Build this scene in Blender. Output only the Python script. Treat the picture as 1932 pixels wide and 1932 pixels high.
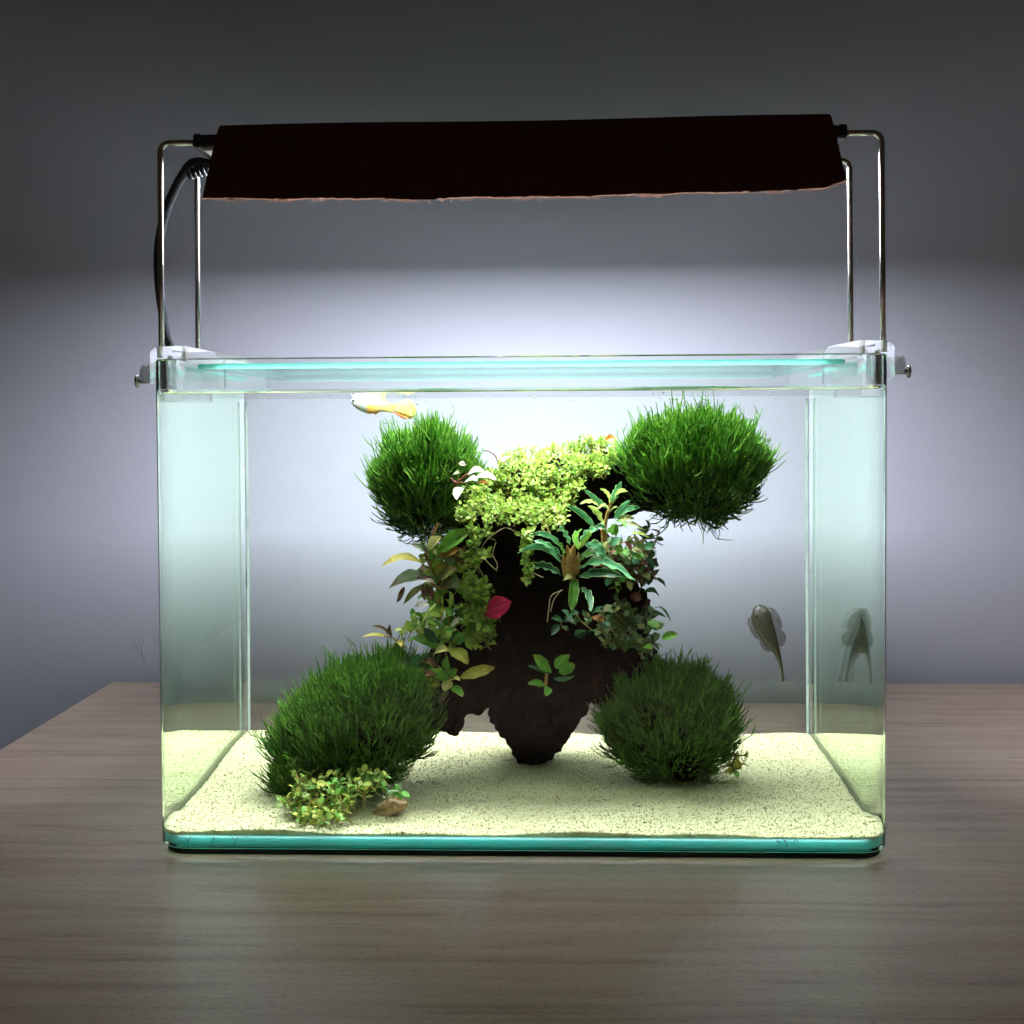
import bpy, bmesh, math, random
import numpy as np
from mathutils import Vector, Matrix

for o in list(bpy.data.objects):
    bpy.data.objects.remove(o)
SC = bpy.context.scene
COL = SC.collection
RAD = math.radians

# ------------------------------------------------------------------ camera
CAM_POS = (.0160, -.5484, .2171)
YAW, TILT, ROLL = 1.93, 1.46, -.35
FPX, PPX, PPY, IMG = 2100., 966., 843., 1932.     # measured on the photograph scaled to 1932 px
cam_d = bpy.data.cameras.new('camera')
cam = bpy.data.objects.new('camera', cam_d)
COL.objects.link(cam)
cam_d.sensor_width = 36
cam_d.lens = 36 * FPX / IMG
cam_d.shift_y = (PPY - IMG / 2) / IMG
cam_d.clip_start = .01
cam_d.clip_end = 50
CAM_R = Matrix.Rotation(RAD(YAW), 3, 'Z') @ Matrix.Rotation(RAD(90 - TILT), 3, 'X') @ Matrix.Rotation(RAD(ROLL), 3, 'Z')
cam.matrix_world = Matrix.Translation(CAM_POS) @ CAM_R.to_4x4()
SC.camera = cam

# ------------------------------------------------------------------ world: a dim dark room
w = bpy.data.worlds.new('World')
SC.world = w
w.use_nodes = True
bg = w.node_tree.nodes['Background']
bg.inputs[0].default_value = (1.0, .86, .48, 1)
bg.inputs[1].default_value = .018
LED_STRENGTH = 79.0
LED_COLOR = (.89, .93, 1.0, 1)
SC.view_settings.view_transform = 'Standard'
SC.view_settings.look = 'None'
SC.view_settings.gamma = 1
SC.view_settings.exposure = 0
SC.render.engine = 'CYCLES'
cy = SC.cycles
cy.use_denoising = True
try:
    cy.denoiser = 'OPENIMAGEDENOISE'
except Exception:
    pass
cy.use_adaptive_sampling = False
cy.denoising_prefilter = 'ACCURATE'
cy.max_bounces = 28
cy.diffuse_bounces = 4
cy.glossy_bounces = 8
cy.transmission_bounces = 24
cy.transparent_max_bounces = 24
cy.volume_bounces = 0
cy.sample_clamp_indirect = 8
cy.blur_glossy = .3

# ------------------------------------------------------------------ small helpers
rng = random.Random(7)
W_HALF, DEPTH, THICK = .1846, .232, .005      # tank: half width, depth, glass thickness
Z_BASE, Z_RIM, Z_WATER = .0017, .2480, .2305
TZ = -.0020                                   # table top
R_OUT = .0165


def px_ray(px, py):
    d = CAM_R @ Vector(((px - PPX) / FPX, -(py - PPY) / FPX, -1))
    return d.normalized()


def at(px, py, Y):
    """point seen at that pixel of the photograph (through air) on the plane y = Y"""
    d = px_ray(px, py)
    c = Vector(CAM_POS)
    return c + d * ((Y - c.y) / d.y)


def snell(d, n1, n2):
    t = d * (n1 / n2)
    return Vector((t.x, math.sqrt(max(1e-6, 1 - t.x ** 2 - t.z ** 2)), t.z))


YK = (DEPTH - 2 * THICK) / .181


def uw(px, py, Y):
    """the same under water, behind the front pane; Y counts on a 0.191 m deep tank and is stretched to the real one"""
    return uwr(px, py, THICK + (Y - THICK) * YK)


def uwr(px, py, Y):
    d = px_ray(px, py)
    c = Vector(CAM_POS)
    p = c + d * (-c.y / d.y)
    d = snell(d, 1, 1.5)
    p = p + d * (THICK / d.y)
    d = snell(d, 1.5, 1.33)
    return p + d * ((Y - THICK) / d.y)


def us(sx, sy, Y):
    return uw(sx * IMG / 2560, sy * IMG / 2560, Y)


MOUNDS = ((-.002, .155, .0030, .013), (-.100, .055, .0020, .030), (.080, .100, .0022, .025), (.150, .190, .0025, .030), (-.150, .200, .0028, .028))


def sand_z(x, Y):
    return max(.0077, sand_raw(x, Y))


def sand_raw(x, Y):
    t = min(1, max(0, (Y - THICK) / (DEPTH - 2 * THICK)))
    return .0083 + .0052 * t ** .8 - .006 * x * t + .0008 * math.sin(31 * x + 9 * Y) + .0006 * math.sin(83 * x - 55 * Y) + sum(a * math.exp(-((x - mx_) ** 2 + (Y - my_) ** 2) / (2 * sg_ * sg_)) for mx_, my_, a, sg_ in MOUNDS)


def sand_hit(px, py):
    lo, hi = THICK, DEPTH - THICK
    for _ in range(40):
        m = (lo + hi) / 2
        p = uwr(px, py, m)
        if p.z > sand_z(p.x, m):
            lo = m
        else:
            hi = m
    return uwr(px, py, lo)


def put(o, parent=None):
    COL.objects.link(o)
    if parent is not None:
        o.parent = parent
    return o


def mesh_obj(name, verts, faces, mat, parent=None, smooth=True, origin=None, mats=None, fmat=None):
    me = bpy.data.meshes.new(name)
    if origin is not None:
        og = Vector(origin)
        verts = [(v[0] - og.x, v[1] - og.y, v[2] - og.z) for v in verts]
    me.from_pydata([tuple(v) for v in verts], [], faces)
    for m in (mats or [mat]):
        me.materials.append(m)
    if fmat:
        me.polygons.foreach_set('material_index', fmat)
    if smooth:
        me.polygons.foreach_set('use_smooth', [True] * len(me.polygons))
    me.update()
    o = bpy.data.objects.new(name, me)
    if origin is not None and parent is None:
        o.location = origin
    return put(o, parent)


def empty(name, loc):
    o = bpy.data.objects.new(name, None)
    o.empty_display_size = .01
    o.location = loc
    return put(o)


def tag(o, label=None, cat=None, group=None, kind=None):
    if label: o['label'] = label
    if cat: o['category'] = cat
    if group: o['group'] = group
    if kind: o['kind'] = kind
    return o


def bm_obj(name, bm, mat, parent=None, smooth=False, loc=None):
    me = bpy.data.meshes.new(name)
    bm.to_mesh(me)
    bm.free()
    me.materials.append(mat)
    if smooth:
        me.polygons.foreach_set('use_smooth', [True] * len(me.polygons))
    o = bpy.data.objects.new(name, me)
    if loc is not None: o.location = loc
    return put(o, parent)


def box_bm(x0, x1, y0, y1, z0, z1, bevel=0, seg=2):
    bm = bmesh.new()
    bmesh.ops.create_cube(bm, size=1)
    for v in bm.verts:
        v.co = Vector((x0 + (v.co.x + .5) * (x1 - x0), y0 + (v.co.y + .5) * (y1 - y0), z0 + (v.co.z + .5) * (z1 - z0)))
    if bevel:
        bmesh.ops.bevel(bm, geom=bm.edges[:], offset=bevel, segments=seg, affect='EDGES', profile=.5)
    return bm


def tube(path, rad, sides=8, cap=True):
    """verts, faces of a tube along a path; rad a number or a list"""
    n = len(path)
    P = [Vector(p) for p in path]
    rs = rad if isinstance(rad, (list, tuple)) else [rad] * n
    V, Fc = [], []
    t0 = (P[1] - P[0]).normalized()
    ref = Vector((0, 0, 1)) if abs(t0.z) < .9 else Vector((1, 0, 0))
    nrm = (ref - t0 * ref.dot(t0)).normalized()
    for i in range(n):
        t = (P[min(i + 1, n - 1)] - P[max(i - 1, 0)]).normalized()
        nrm = (nrm - t * nrm.dot(t))
        nrm = nrm.normalized() if nrm.length > 1e-9 else t.orthogonal().normalized()
        b = t.cross(nrm)
        for k in range(sides):
            a = 2 * math.pi * k / sides
            V.append(P[i] + (nrm * math.cos(a) + b * math.sin(a)) * rs[i])
    for i in range(n - 1):
        for k in range(sides):
            a, b2 = i * sides + k, i * sides + (k + 1) % sides
            Fc.append((a, b2, b2 + sides, a + sides))
    if cap:
        Fc.append(tuple(range(sides))[::-1])
        Fc.append(tuple((n - 1) * sides + k for k in range(sides)))
    return V, Fc


def smooth_path(pts, n=8):
    P = [Vector(p) for p in pts]
    P = [P[0] * 2 - P[1]] + P + [P[-1] * 2 - P[-2]]
    out = []
    for i in range(1, len(P) - 2):
        for k in range(n):
            t = k / n
            a, b, c, d = P[i - 1], P[i], P[i + 1], P[i + 2]
            out.append(.5 * ((2 * b) + (c - a) * t + (2 * a - 5 * b + 4 * c - d) * t * t + (3 * b - a - 3 * c + d) * t ** 3))
    out.append(P[-2])
    return out


class Bag:
    """collects verts and faces of one mesh"""
    def __init__(s): s.v, s.f, s.m = [], [], []
    def add(s, V, Fc, m=0):
        n = len(s.v)
        s.v += [tuple(v) for v in V]
        s.f += [tuple(i + n for i in f) for f in Fc]
        s.m += [m] * len(Fc)
    def build(s, name, mat, parent=None, smooth=True, origin=None, mats=None):
        return mesh_obj(name, s.v, s.f, mat, parent, smooth, origin, mats, s.m if mats else None)


# ------------------------------------------------------------------ materials
def new_mat(name):
    m = bpy.data.materials.new(name)
    m.use_nodes = True
    nt = m.node_tree
    nt.nodes.clear()
    out = nt.nodes.new('ShaderNodeOutputMaterial')
    return m, nt, out


def N(nt, typ, **kw):
    n = nt.nodes.new(typ)
    for k, v in kw.items():
        setattr(n, k, v)
    return n


def noise(nt, scale, detail=4, rough=.55, vec=None):
    n = N(nt, 'ShaderNodeTexNoise')
    n.inputs['Scale'].default_value = scale
    n.inputs['Detail'].default_value = detail
    n.inputs['Roughness'].default_value = rough
    if vec is not None:
        nt.links.new(vec, n.inputs['Vector'])
    return n


def ramp(nt, fac, stops):
    r = N(nt, 'ShaderNodeValToRGB')
    el = r.color_ramp.elements
    while len(el) < len(stops): el.new(.5)
    for e, (p, c) in zip(el, stops):
        e.position = p
        e.color = (*c, 1) if len(c) == 3 else c
    nt.links.new(fac, r.inputs[0])
    return r


def coords(nt, scale=(1, 1, 1), src='Object'):
    t = N(nt, 'ShaderNodeTexCoord')
    m = N(nt, 'ShaderNodeMapping')
    m.inputs['Scale'].default_value = scale
    nt.links.new(t.outputs[src], m.inputs[0])
    return m.outputs[0]


def principled(nt, out, rough=.5, spec=.5, metal=0):
    p = N(nt, 'ShaderNodeBsdfPrincipled')
    p.inputs['Roughness'].default_value = rough
    p.inputs['Specular IOR Level'].default_value = spec
    p.inputs['Metallic'].default_value = metal
    nt.links.new(p.outputs[0], out.inputs[0])
    return p


def mat_plain(name, c1, c2=None, scale=300, rough=.5, spec=.5, metal=0, bump=0, bscale=None):
    m, nt, out = new_mat(name)
    p = principled(nt, out, rough, spec, metal)
    c2 = c2 or tuple(x * .85 for x in c1)
    vec = coords(nt)
    nz = noise(nt, scale, vec=vec)
    r = ramp(nt, nz.outputs[0], [(.35, c1), (.65, c2)])
    nt.links.new(r.outputs[0], p.inputs['Base Color'])
    if bump:
        nb = noise(nt, bscale or scale, 6, vec=vec)
        b = N(nt, 'ShaderNodeBump')
        b.inputs['Strength'].default_value = bump
        b.inputs['Distance'].default_value = .001
        nt.links.new(nb.outputs[0], b.inputs['Height'])
        nt.links.new(b.outputs[0], p.inputs['Normal'])
    return m


def mat_leaf(name, stops, trans=.35, rough=.42, island=True, vein=0, spec=.35, rib=None, edge=None, tip=None):
    """leaf: colour varies from leaf to leaf and a little along each; some light goes through"""
    m, nt, out = new_mat(name)
    p = N(nt, 'ShaderNodeBsdfPrincipled')
    p.inputs['Roughness'].default_value = rough
    p.inputs['Specular IOR Level'].default_value = spec
    vec = coords(nt)
    nz = noise(nt, 260, 3, vec=vec)
    if island:
        g = N(nt, 'ShaderNodeNewGeometry')
        mx = N(nt, 'ShaderNodeMix')
        mx.inputs[0].default_value = .35
        nt.links.new(g.outputs['Random Per Island'], mx.inputs[2])
        nt.links.new(nz.outputs[0], mx.inputs[3])
        fac = mx.outputs[0]
    else:
        fac = nz.outputs[0]
    r = ramp(nt, fac, stops)
    colr = r.outputs[0]

    def blend(fac_out, col_out, rgb, amount):
        mu = N(nt, 'ShaderNodeMath', operation='MULTIPLY')
        nt.links.new(fac_out, mu.inputs[0])
        mu.inputs[1].default_value = amount
        mx = N(nt, 'ShaderNodeMix', data_type='RGBA')
        nt.links.new(mu.outputs[0], mx.inputs[0])
        nt.links.new(col_out, mx.inputs[6])
        mx.inputs[7].default_value = (*rgb, 1)
        return mx.outputs[2]
    if rib or edge:
        ac = N(nt, 'ShaderNodeAttribute', attribute_name='across')
    if rib:
        rr = ramp(nt, ac.outputs['Fac'], [(.0, (1, 1, 1)), (.11, (0, 0, 0))])
        colr = blend(rr.outputs[0], colr, rib, .6)
    if edge:
        rr = ramp(nt, ac.outputs['Fac'], [(.80, (0, 0, 0)), (.93, (1, 1, 1))])
        colr = blend(rr.outputs[0], colr, edge, .85)
    if tip:
        al = N(nt, 'ShaderNodeAttribute', attribute_name='along')
        ad = N(nt, 'ShaderNodeMath', operation='ADD')
        n5 = noise(nt, 420, 3, .6, vec)
        nt.links.new(al.outputs['Fac'], ad.inputs[0])
        nt.links.new(n5.outputs[0], ad.inputs[1])
        rr = ramp(nt, ad.outputs[0], [(.0, (0, 0, 0)), (1, (1, 1, 1))])
        rr.color_ramp.elements[0].position = .93
        mr = N(nt, 'ShaderNodeMapRange')
        mr.inputs[1].default_value = 1.15
        mr.inputs[2].default_value = 1.5
        nt.links.new(ad.outputs[0], mr.inputs[0])
        colr = blend(mr.outputs[0], colr, tip, .8)
    nt.links.new(colr, p.inputs['Base Color'])
    t = N(nt, 'ShaderNodeBsdfTranslucent')
    nt.links.new(colr, t.inputs[0])
    ms = N(nt, 'ShaderNodeMixShader')
    ms.inputs[0].default_value = trans
    nt.links.new(p.outputs[0], ms.inputs[1])
    nt.links.new(t.outputs[0], ms.inputs[2])
    nt.links.new(ms.outputs[0], out.inputs[0])
    if vein:
        b = N(nt, 'ShaderNodeBump')
        b.inputs['Strength'].default_value = vein
        b.inputs['Distance'].default_value = .0006
        nb = noise(nt, 700, 4, vec=vec)
        nt.links.new(nb.outputs[0], b.inputs['Height'])
        nt.links.new(b.outputs[0], p.inputs['Normal'])
    return m


def mat_glass(name, ior, rough=0.0, absorb=True, color=(1, 1, 1)):
    m, nt, out = new_mat(name)
    g = N(nt, 'ShaderNodeBsdfGlass')
    g.inputs['IOR'].default_value = ior
    g.inputs['Roughness'].default_value = rough
    g.inputs['Color'].default_value = (*color, 1)
    nt.links.new(g.outputs[0], out.inputs[0])
    if absorb:
        v = N(nt, 'ShaderNodeVolumeAbsorption')
        v.inputs['Color'].default_value = (0.0, .97, .0, 1)
        v.inputs['Density'].default_value = 7.5
        nt.links.new(v.outputs[0], out.inputs['Volume'])
    return m


M = {}
M['glass_dry'] = mat_glass('tank_glass', 1.5)
_nt = M['glass_dry'].node_tree           # faces that touch water (attribute wet = 1) bend light less
_at = N(_nt, 'ShaderNodeAttribute', attribute_name='wet')
_ma = N(_nt, 'ShaderNodeMath', operation='MULTIPLY_ADD')
_nt.links.new(_at.outputs['Fac'], _ma.inputs[0])
_ma.inputs[1].default_value = 1.5 / 1.33 - 1.5
_ma.inputs[2].default_value = 1.5
_fr = N(_nt, 'ShaderNodeAttribute', attribute_name='ground')
_mr = N(_nt, 'ShaderNodeMath', operation='MULTIPLY')
_nt.links.new(_fr.outputs['Fac'], _mr.inputs[0])
_mr.inputs[1].default_value = .14
_nt.links.new(_mr.outputs[0], [n for n in _nt.nodes if n.type == 'BSDF_GLASS'][0].inputs['Roughness'])
_nt.links.new(_ma.outputs[0], [n for n in _nt.nodes if n.type == 'BSDF_GLASS'][0].inputs['IOR'])
M['meniscus'] = mat_glass('water_edge', 1.33, absorb=False)
M['acrylic'] = mat_glass('clear_acrylic', 1.49, .06, absorb=False)
_nt = M['acrylic'].node_tree
_g = [n for n in _nt.nodes if n.type == 'BSDF_GLASS'][0]
_t = N(_nt, 'ShaderNodeBsdfTranslucent'); _t.inputs[0].default_value = (.85, .87, .9, 1)
_x = N(_nt, 'ShaderNodeMixShader'); _x.inputs[0].default_value = .10
_nt.links.new(_g.outputs[0], _x.inputs[1]); _nt.links.new(_t.outputs[0], _x.inputs[2])
_nt.links.new(_x.outputs[0], [n for n in _nt.nodes if n.type == 'OUTPUT_MATERIAL'][0].inputs[0])


M['knob'] = mat_leaf('milky_acrylic', [(.3, (.7, .71, .73)), (.7, (.62, .64, .66))], .7, .15, island=False)


def mat_water():
    m, nt, out = new_mat('water_surface')
    fr = N(nt, 'ShaderNodeFresnel')
    fr.inputs['IOR'].default_value = 1.33
    tr = N(nt, 'ShaderNodeBsdfTransparent')
    gl = N(nt, 'ShaderNodeBsdfGlossy')
    gl.inputs['Roughness'].default_value = 0
    ms = N(nt, 'ShaderNodeMixShader')
    nt.links.new(fr.outputs[0], ms.inputs[0])
    nt.links.new(tr.outputs[0], ms.inputs[1])
    nt.links.new(gl.outputs[0], ms.inputs[2])
    nt.links.new(ms.outputs[0], out.inputs[0])
    return m


M['water'] = mat_water()
_m, _nt, _out = new_mat('ground_green_glass')
_p = principled(_nt, _out, .15, .5)
_p.inputs['Base Color'].default_value = (.20, .92, .72, 1)
_p.inputs['Subsurface Weight'].default_value = 1
_p.inputs['Subsurface Radius'].default_value = (.35, 1.0, .85)
_p.inputs['Subsurface Scale'].default_value = .02
M['plate'] = _m


def mat_wall():
    m, nt, out = new_mat('painted_wall')
    p = principled(nt, out, .75, .2)
    vec = coords(nt)
    n1 = noise(nt, 3, 5, vec=vec)
    r = ramp(nt, n1.outputs[0], [(.3, (.450, .456, .545)), (.7, (.480, .483, .572))])
    nt.links.new(r.outputs[0], p.inputs['Base Color'])
    n2 = noise(nt, 45, 6, .6, vec)
    n3 = noise(nt, 600, 2, .5, vec)
    ad = N(nt, 'ShaderNodeMath', operation='MULTIPLY_ADD')
    nt.links.new(n3.outputs[0], ad.inputs[0])
    ad.inputs[1].default_value = .12
    nt.links.new(n2.outputs[0], ad.inputs[2])
    b = N(nt, 'ShaderNodeBump')
    b.inputs['Strength'].default_value = .22
    b.inputs['Distance'].default_value = .002
    nt.links.new(ad.outputs[0], b.inputs['Height'])
    nt.links.new(b.outputs[0], p.inputs['Normal'])
    return m


def mat_table():
    m, nt, out = new_mat('grey_brown_wood_laminate')
    p = principled(nt, out, .3, .45)
    warp = noise(nt, 4, 2, .5, coords(nt, (1, 3, 1)))
    v = coords(nt, (2.2, 60, 1))
    mx = N(nt, 'ShaderNodeVectorMath', operation='ADD')
    sc = N(nt, 'ShaderNodeVectorMath', operation='SCALE')
    sc.inputs['Scale'].default_value = 1.6
    nt.links.new(warp.outputs['Color'], sc.inputs[0])
    nt.links.new(v, mx.inputs[0])
    nt.links.new(sc.outputs[0], mx.inputs[1])
    n1 = noise(nt, 1.6, 7, .62, mx.outputs[0])
    fine = noise(nt, 1, 3, .6, coords(nt, (40, 1500, 1)))
    add = N(nt, 'ShaderNodeMath', operation='MULTIPLY_ADD')
    nt.links.new(fine.outputs[0], add.inputs[0])
    add.inputs[1].default_value = .35
    nt.links.new(n1.outputs[0], add.inputs[2])
    r = ramp(nt, add.outputs[0], [(.45, (.29, .195, .143)), (.62, (.465, .325, .248)), (.85, (.55, .415, .33))])
    # speckles and pores
    n2 = noise(nt, 1, 3, .6, coords(nt, (330, 1000, 1)))
    pr = ramp(nt, n2.outputs[0], [(.30, (.62, .60, .58)), (.46, (1, 1, 1))])
    mp = N(nt, 'ShaderNodeMix', data_type='RGBA', blend_type='MULTIPLY')
    mp.inputs[0].default_value = 1
    nt.links.new(r.outputs[0], mp.inputs[6])
    nt.links.new(pr.outputs[0], mp.inputs[7])
    nt.links.new(mp.outputs[2], p.inputs['Base Color'])
    b = N(nt, 'ShaderNodeBump')
    b.inputs['Strength'].default_value = .12
    b.inputs['Distance'].default_value = .0004
    nt.links.new(n2.outputs[0], b.inputs['Height'])
    nt.links.new(b.outputs[0], p.inputs['Normal'])
    rr = ramp(nt, n1.outputs[0], [(.3, (.36,) * 3), (.7, (.27,) * 3)])
    nt.links.new(rr.outputs[0], p.inputs['Roughness'])
    return m


def mat_sand(name, island):
    m, nt, out = new_mat(name)
    p = principled(nt, out, .7, .3)
    vec = coords(nt)
    if island:
        g = N(nt, 'ShaderNodeNewGeometry')
        fac = g.outputs['Random Per Island']
        r = ramp(nt, fac, [(0, (.10, .08, .04)), (.012, (.26, .23, .11)), (.05, (.44, .41, .22)), (.3, (.54, .51, .29)), (.65, (.62, .585, .34)), (1, (.80, .77, .54))])
    else:
        nz = noise(nt, 1500, 3, .7, vec)
        r = ramp(nt, nz.outputs[0], [(.30, (.42, .39, .21)), (.5, (.55, .52, .30)), (.75, (.68, .65, .40))])
    # olive algae film where the sand meets the front pane
    sep = N(nt, 'ShaderNodeSeparateXYZ')
    nt.links.new(vec, sep.inputs[0])
    nz2 = noise(nt, 60, 3, .6, vec)
    ma = N(nt, 'ShaderNodeMath', operation='MULTIPLY_ADD')
    nt.links.new(nz2.outputs[0], ma.inputs[0])
    ma.inputs[1].default_value = -.010
    nt.links.new(sep.outputs['Y'], ma.inputs[2])
    al = ramp(nt, ma.outputs[0], [(0.0005, (1, 1, 1)), (.0022, (0, 0, 0))])
    mx = N(nt, 'ShaderNodeMix', data_type='RGBA')
    nt.links.new(al.outputs[0], mx.inputs[0])
    nt.links.new(r.outputs[0], mx.inputs[6])
    mx.inputs[7].default_value = (.20, .17, .03, 1)
    nt.links.new(mx.outputs[2], p.inputs['Base Color'])
    if not island:
        nb = noise(nt, 900, 4, .7, vec)
        b = N(nt, 'ShaderNodeBump')
        b.inputs['Strength'].default_value = .8
        b.inputs['Distance'].default_value = .0012
        nt.links.new(nb.outputs[0], b.inputs['Height'])
        nt.links.new(b.outputs[0], p.inputs['Normal'])
    return m


def mat_wood():
    m, nt, out = new_mat('waterlogged_driftwood')
    p = principled(nt, out, .8, .04)
    vec = coords(nt, (1, 1, .35))
    n1 = noise(nt, 110, 6, .65, vec)
    r = ramp(nt, n1.outputs[0], [(.35, (.003, .002, .0015)), (.6, (.009, .0045, .003)), (.8, (.075, .034, .021))])
    nt.links.new(r.outputs[0], p.inputs['Base Color'])
    n2 = noise(nt, 240, 6, .7, vec)
    b = N(nt, 'ShaderNodeBump')
    b.inputs['Strength'].default_value = .9
    b.inputs['Distance'].default_value = .003
    nt.links.new(n2.outputs[0], b.inputs['Height'])
    nt.links.new(b.outputs[0], p.inputs['Normal'])
    return m


M['wall'] = mat_wall()
M['table'] = mat_table()
M['table_edge'] = mat_plain('table_edge_banding', (.14, .11, .09), (.18, .15, .12), 40, .4)
M['sand'] = mat_sand('cream_sand', False)
M['grain'] = mat_sand('cream_sand_grains', True)
M['wood'] = mat_wood()
M['mat'] = mat_plain('black_foam', (.006, .007, .006), (.012, .013, .012), 900, .8, .2, bump=.3)
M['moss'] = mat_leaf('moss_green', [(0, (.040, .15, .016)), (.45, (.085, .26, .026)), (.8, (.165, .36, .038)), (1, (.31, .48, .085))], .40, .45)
_nt = M['moss'].node_tree               # strand colour runs from darker roots to paler, yellower tips
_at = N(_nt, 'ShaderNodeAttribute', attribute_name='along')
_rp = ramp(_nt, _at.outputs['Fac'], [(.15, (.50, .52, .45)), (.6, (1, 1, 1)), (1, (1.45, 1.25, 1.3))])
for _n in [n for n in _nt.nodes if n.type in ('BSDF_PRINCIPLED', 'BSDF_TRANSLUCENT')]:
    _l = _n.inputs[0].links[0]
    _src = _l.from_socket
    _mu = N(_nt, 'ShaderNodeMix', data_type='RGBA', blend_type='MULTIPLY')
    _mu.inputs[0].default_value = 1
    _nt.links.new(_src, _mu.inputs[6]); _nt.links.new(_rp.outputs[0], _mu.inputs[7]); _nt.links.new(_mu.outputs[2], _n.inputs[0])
M['moss_core'] = mat_plain('moss_core', (.012, .035, .006), (.02, .05, .01), 300, .9, .1)
M['carpet'] = mat_leaf('lime_carpet_leaf', [(0, (.085, .24, .02)), (.35, (.23, .39, .05)), (.75, (.39, .50, .085)), (1, (.62, .56, .22))], .4)
M['stem'] = mat_leaf('plant_stem', [(0, (.28, .24, .06)), (1, (.42, .30, .10))], .15)
M['root'] = mat_plain('pale_root', (.45, .32, .20), (.6, .45, .3), 300, .6)
M['bush'] = mat_leaf('foreground_bush_leaf', [(0, (.08, .20, .03)), (.45, (.20, .33, .06)), (.75, (.38, .42, .09)), (1, (.62, .46, .10))], .35)
M['darkbush'] = mat_leaf('dull_bush_leaf', [(0, (.05, .11, .035)), (.5, (.10, .18, .06)), (.85, (.22, .28, .10)), (1, (.40, .26, .08))], .35)  # duller, darker greens than the foreground bush
LEAFC = {
    'olive': [(.3, (.17, .18, .05)), (.7, (.26, .24, .08))],
    'yellow': [(.3, (.62, .50, .09)), (.7, (.46, .40, .07))],
    'green': [(.3, (.09, .27, .025)), (.7, (.16, .36, .04))],
    'dark': [(.3, (.022, .085, .03)), (.7, (.035, .12, .035))],
    'lime': [(.3, (.36, .55, .07)), (.7, (.55, .66, .16))],
    'orange': [(.3, (.55, .22, .03)), (.7, (.38, .14, .03))],
    'brown': [(.3, (.16, .085, .03)), (.7, (.09, .045, .02))],
    'grey': [(.3, (.17, .24, .12)), (.7, (.24, .30, .17))],
    'pale': [(.3, (.66, .60, .22)), (.7, (.56, .54, .16))],
    'white': [(.3, (.92, .82, .74)), (.7, (.86, .70, .60))],
    'teal': [(.3, (.045, .20, .075)), (.7, (.08, .29, .10))],
    'red': [(.3, (.42, .012, .055)), (.7, (.30, .008, .035))],
    'rust': [(.3, (.17, .045, .02)), (.7, (.10, .025, .012))],
    'olivey': [(.3, (.40, .40, .05)), (.7, (.28, .32, .04))],
}
for k, st in LEAFC.items():
    c_ = st[0][1]
    M['leaf_' + k] = mat_leaf('leaf_' + k, st, .32, .38, island=False, vein=.35, rib=tuple(min(.9, .06 + 1.7 * q) for q in c_),
                              tip={'olive': (.20, .09, .03), 'grey': (.16, .08, .03), 'yellow': (.30, .16, .04), 'olivey': (.3, .2, .03), 'green': (.30, .34, .06)}.get(k))
    M['wavy_' + k] = mat_leaf('wavy_leaf_' + k, st, .3, .35, island=False, vein=.2, rib=tuple(min(.9, .10 + 1.9 * q) for q in c_), edge=(.42, .58, .24))
M['pale_edge'] = mat_leaf('leaf_pale_margin', [(.3, (.45, .60, .25)), (.7, (.60, .68, .34))], .3, .4, island=False)
M['sheath'] = mat_leaf('orange_brown_sheath', [(.25, (.50, .33, .10)), (.5, (.42, .24, .06)), (.75, (.24, .11, .03))], .25, .5, island=False)
M['steel'] = mat_plain('stainless_wire', (.55, .52, .50), (.62, .60, .58), 60, .22, .5, 1)
M['lamp_body'] = mat_plain('dark_anodised_aluminium', (.045, .038, .036), (.055, .048, .045), 80, .45, .5, .6)
M['lamp_inner'] = mat_plain('white_lamp_tray', (.75, .76, .78), (.8, .8, .82), 60, .5)
M['cable'] = mat_plain('black_rubber_cable', (.012, .014, .02), (.02, .022, .03), 80, .35)
M['card'] = mat_plain('brown_cardboard', (.10, .034, .022), (.125, .048, .032), 180, .85, .1, bump=.2)
M['card_torn'] = mat_leaf('torn_cardboard_fibre', [(.3, (.75, .58, .50)), (.7, (.50, .33, .27))], .65, .9, island=False)
M['silicone'] = mat_plain('clear_silicone', (.22, .27, .25), (.28, .33, .31), 100, .3)
M['ink'] = mat_plain('dark_teal_marker', (.01, .09, .075), (.015, .11, .09), 200, .5)
M['stone'] = mat_plain('tan_stone', (.55, .38, .22), (.36, .22, .12), 220, .8, .2, bump=.6, bscale=500)


def mat_led():
    m, nt, out = new_mat('lit_led_diffuser')
    e = N(nt, 'ShaderNodeEmission')
    e.inputs[0].default_value = LED_COLOR
    e.inputs[1].default_value = LED_STRENGTH
    nt.links.new(e.outputs[0], out.inputs[0])
    return m


M['led'] = mat_led()

# ================================================================== setting
# wall
wall_y = .386
nx, nz_ = 2, 2
wall = mesh_obj('wall', [(-2, wall_y, -.75), (2, wall_y, -.75), (2, wall_y, 1.6), (-2, wall_y, 1.6),
                         (-2, wall_y + .05, -.75), (2, wall_y + .05, -.75), (2, wall_y + .05, 1.6), (-2, wall_y + .05, 1.6)],
                [(0, 1, 2, 3), (7, 6, 5, 4), (0, 4, 5, 1), (1, 5, 6, 2), (2, 6, 7, 3), (3, 7, 4, 0)], M['wall'], smooth=False)
tag(wall, 'off-white painted wall behind the aquarium', 'wall', kind='structure')
for pts in ([(252, 1200), (256, 1211), (262, 1221), (263, 1230)], [(268, 1199), (273, 1207), (270, 1216), (264, 1222)],
            [(267, 1222), (271, 1234), (274, 1246), (278, 1252)]):
    P = [at(x, y, wall_y - .0002) for x, y in pts]
    V, Fc = tube(smooth_path(P, 4), .0005, 6)
    mesh_obj('plaster_ridge', V, Fc, M['wall'], wall)

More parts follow.
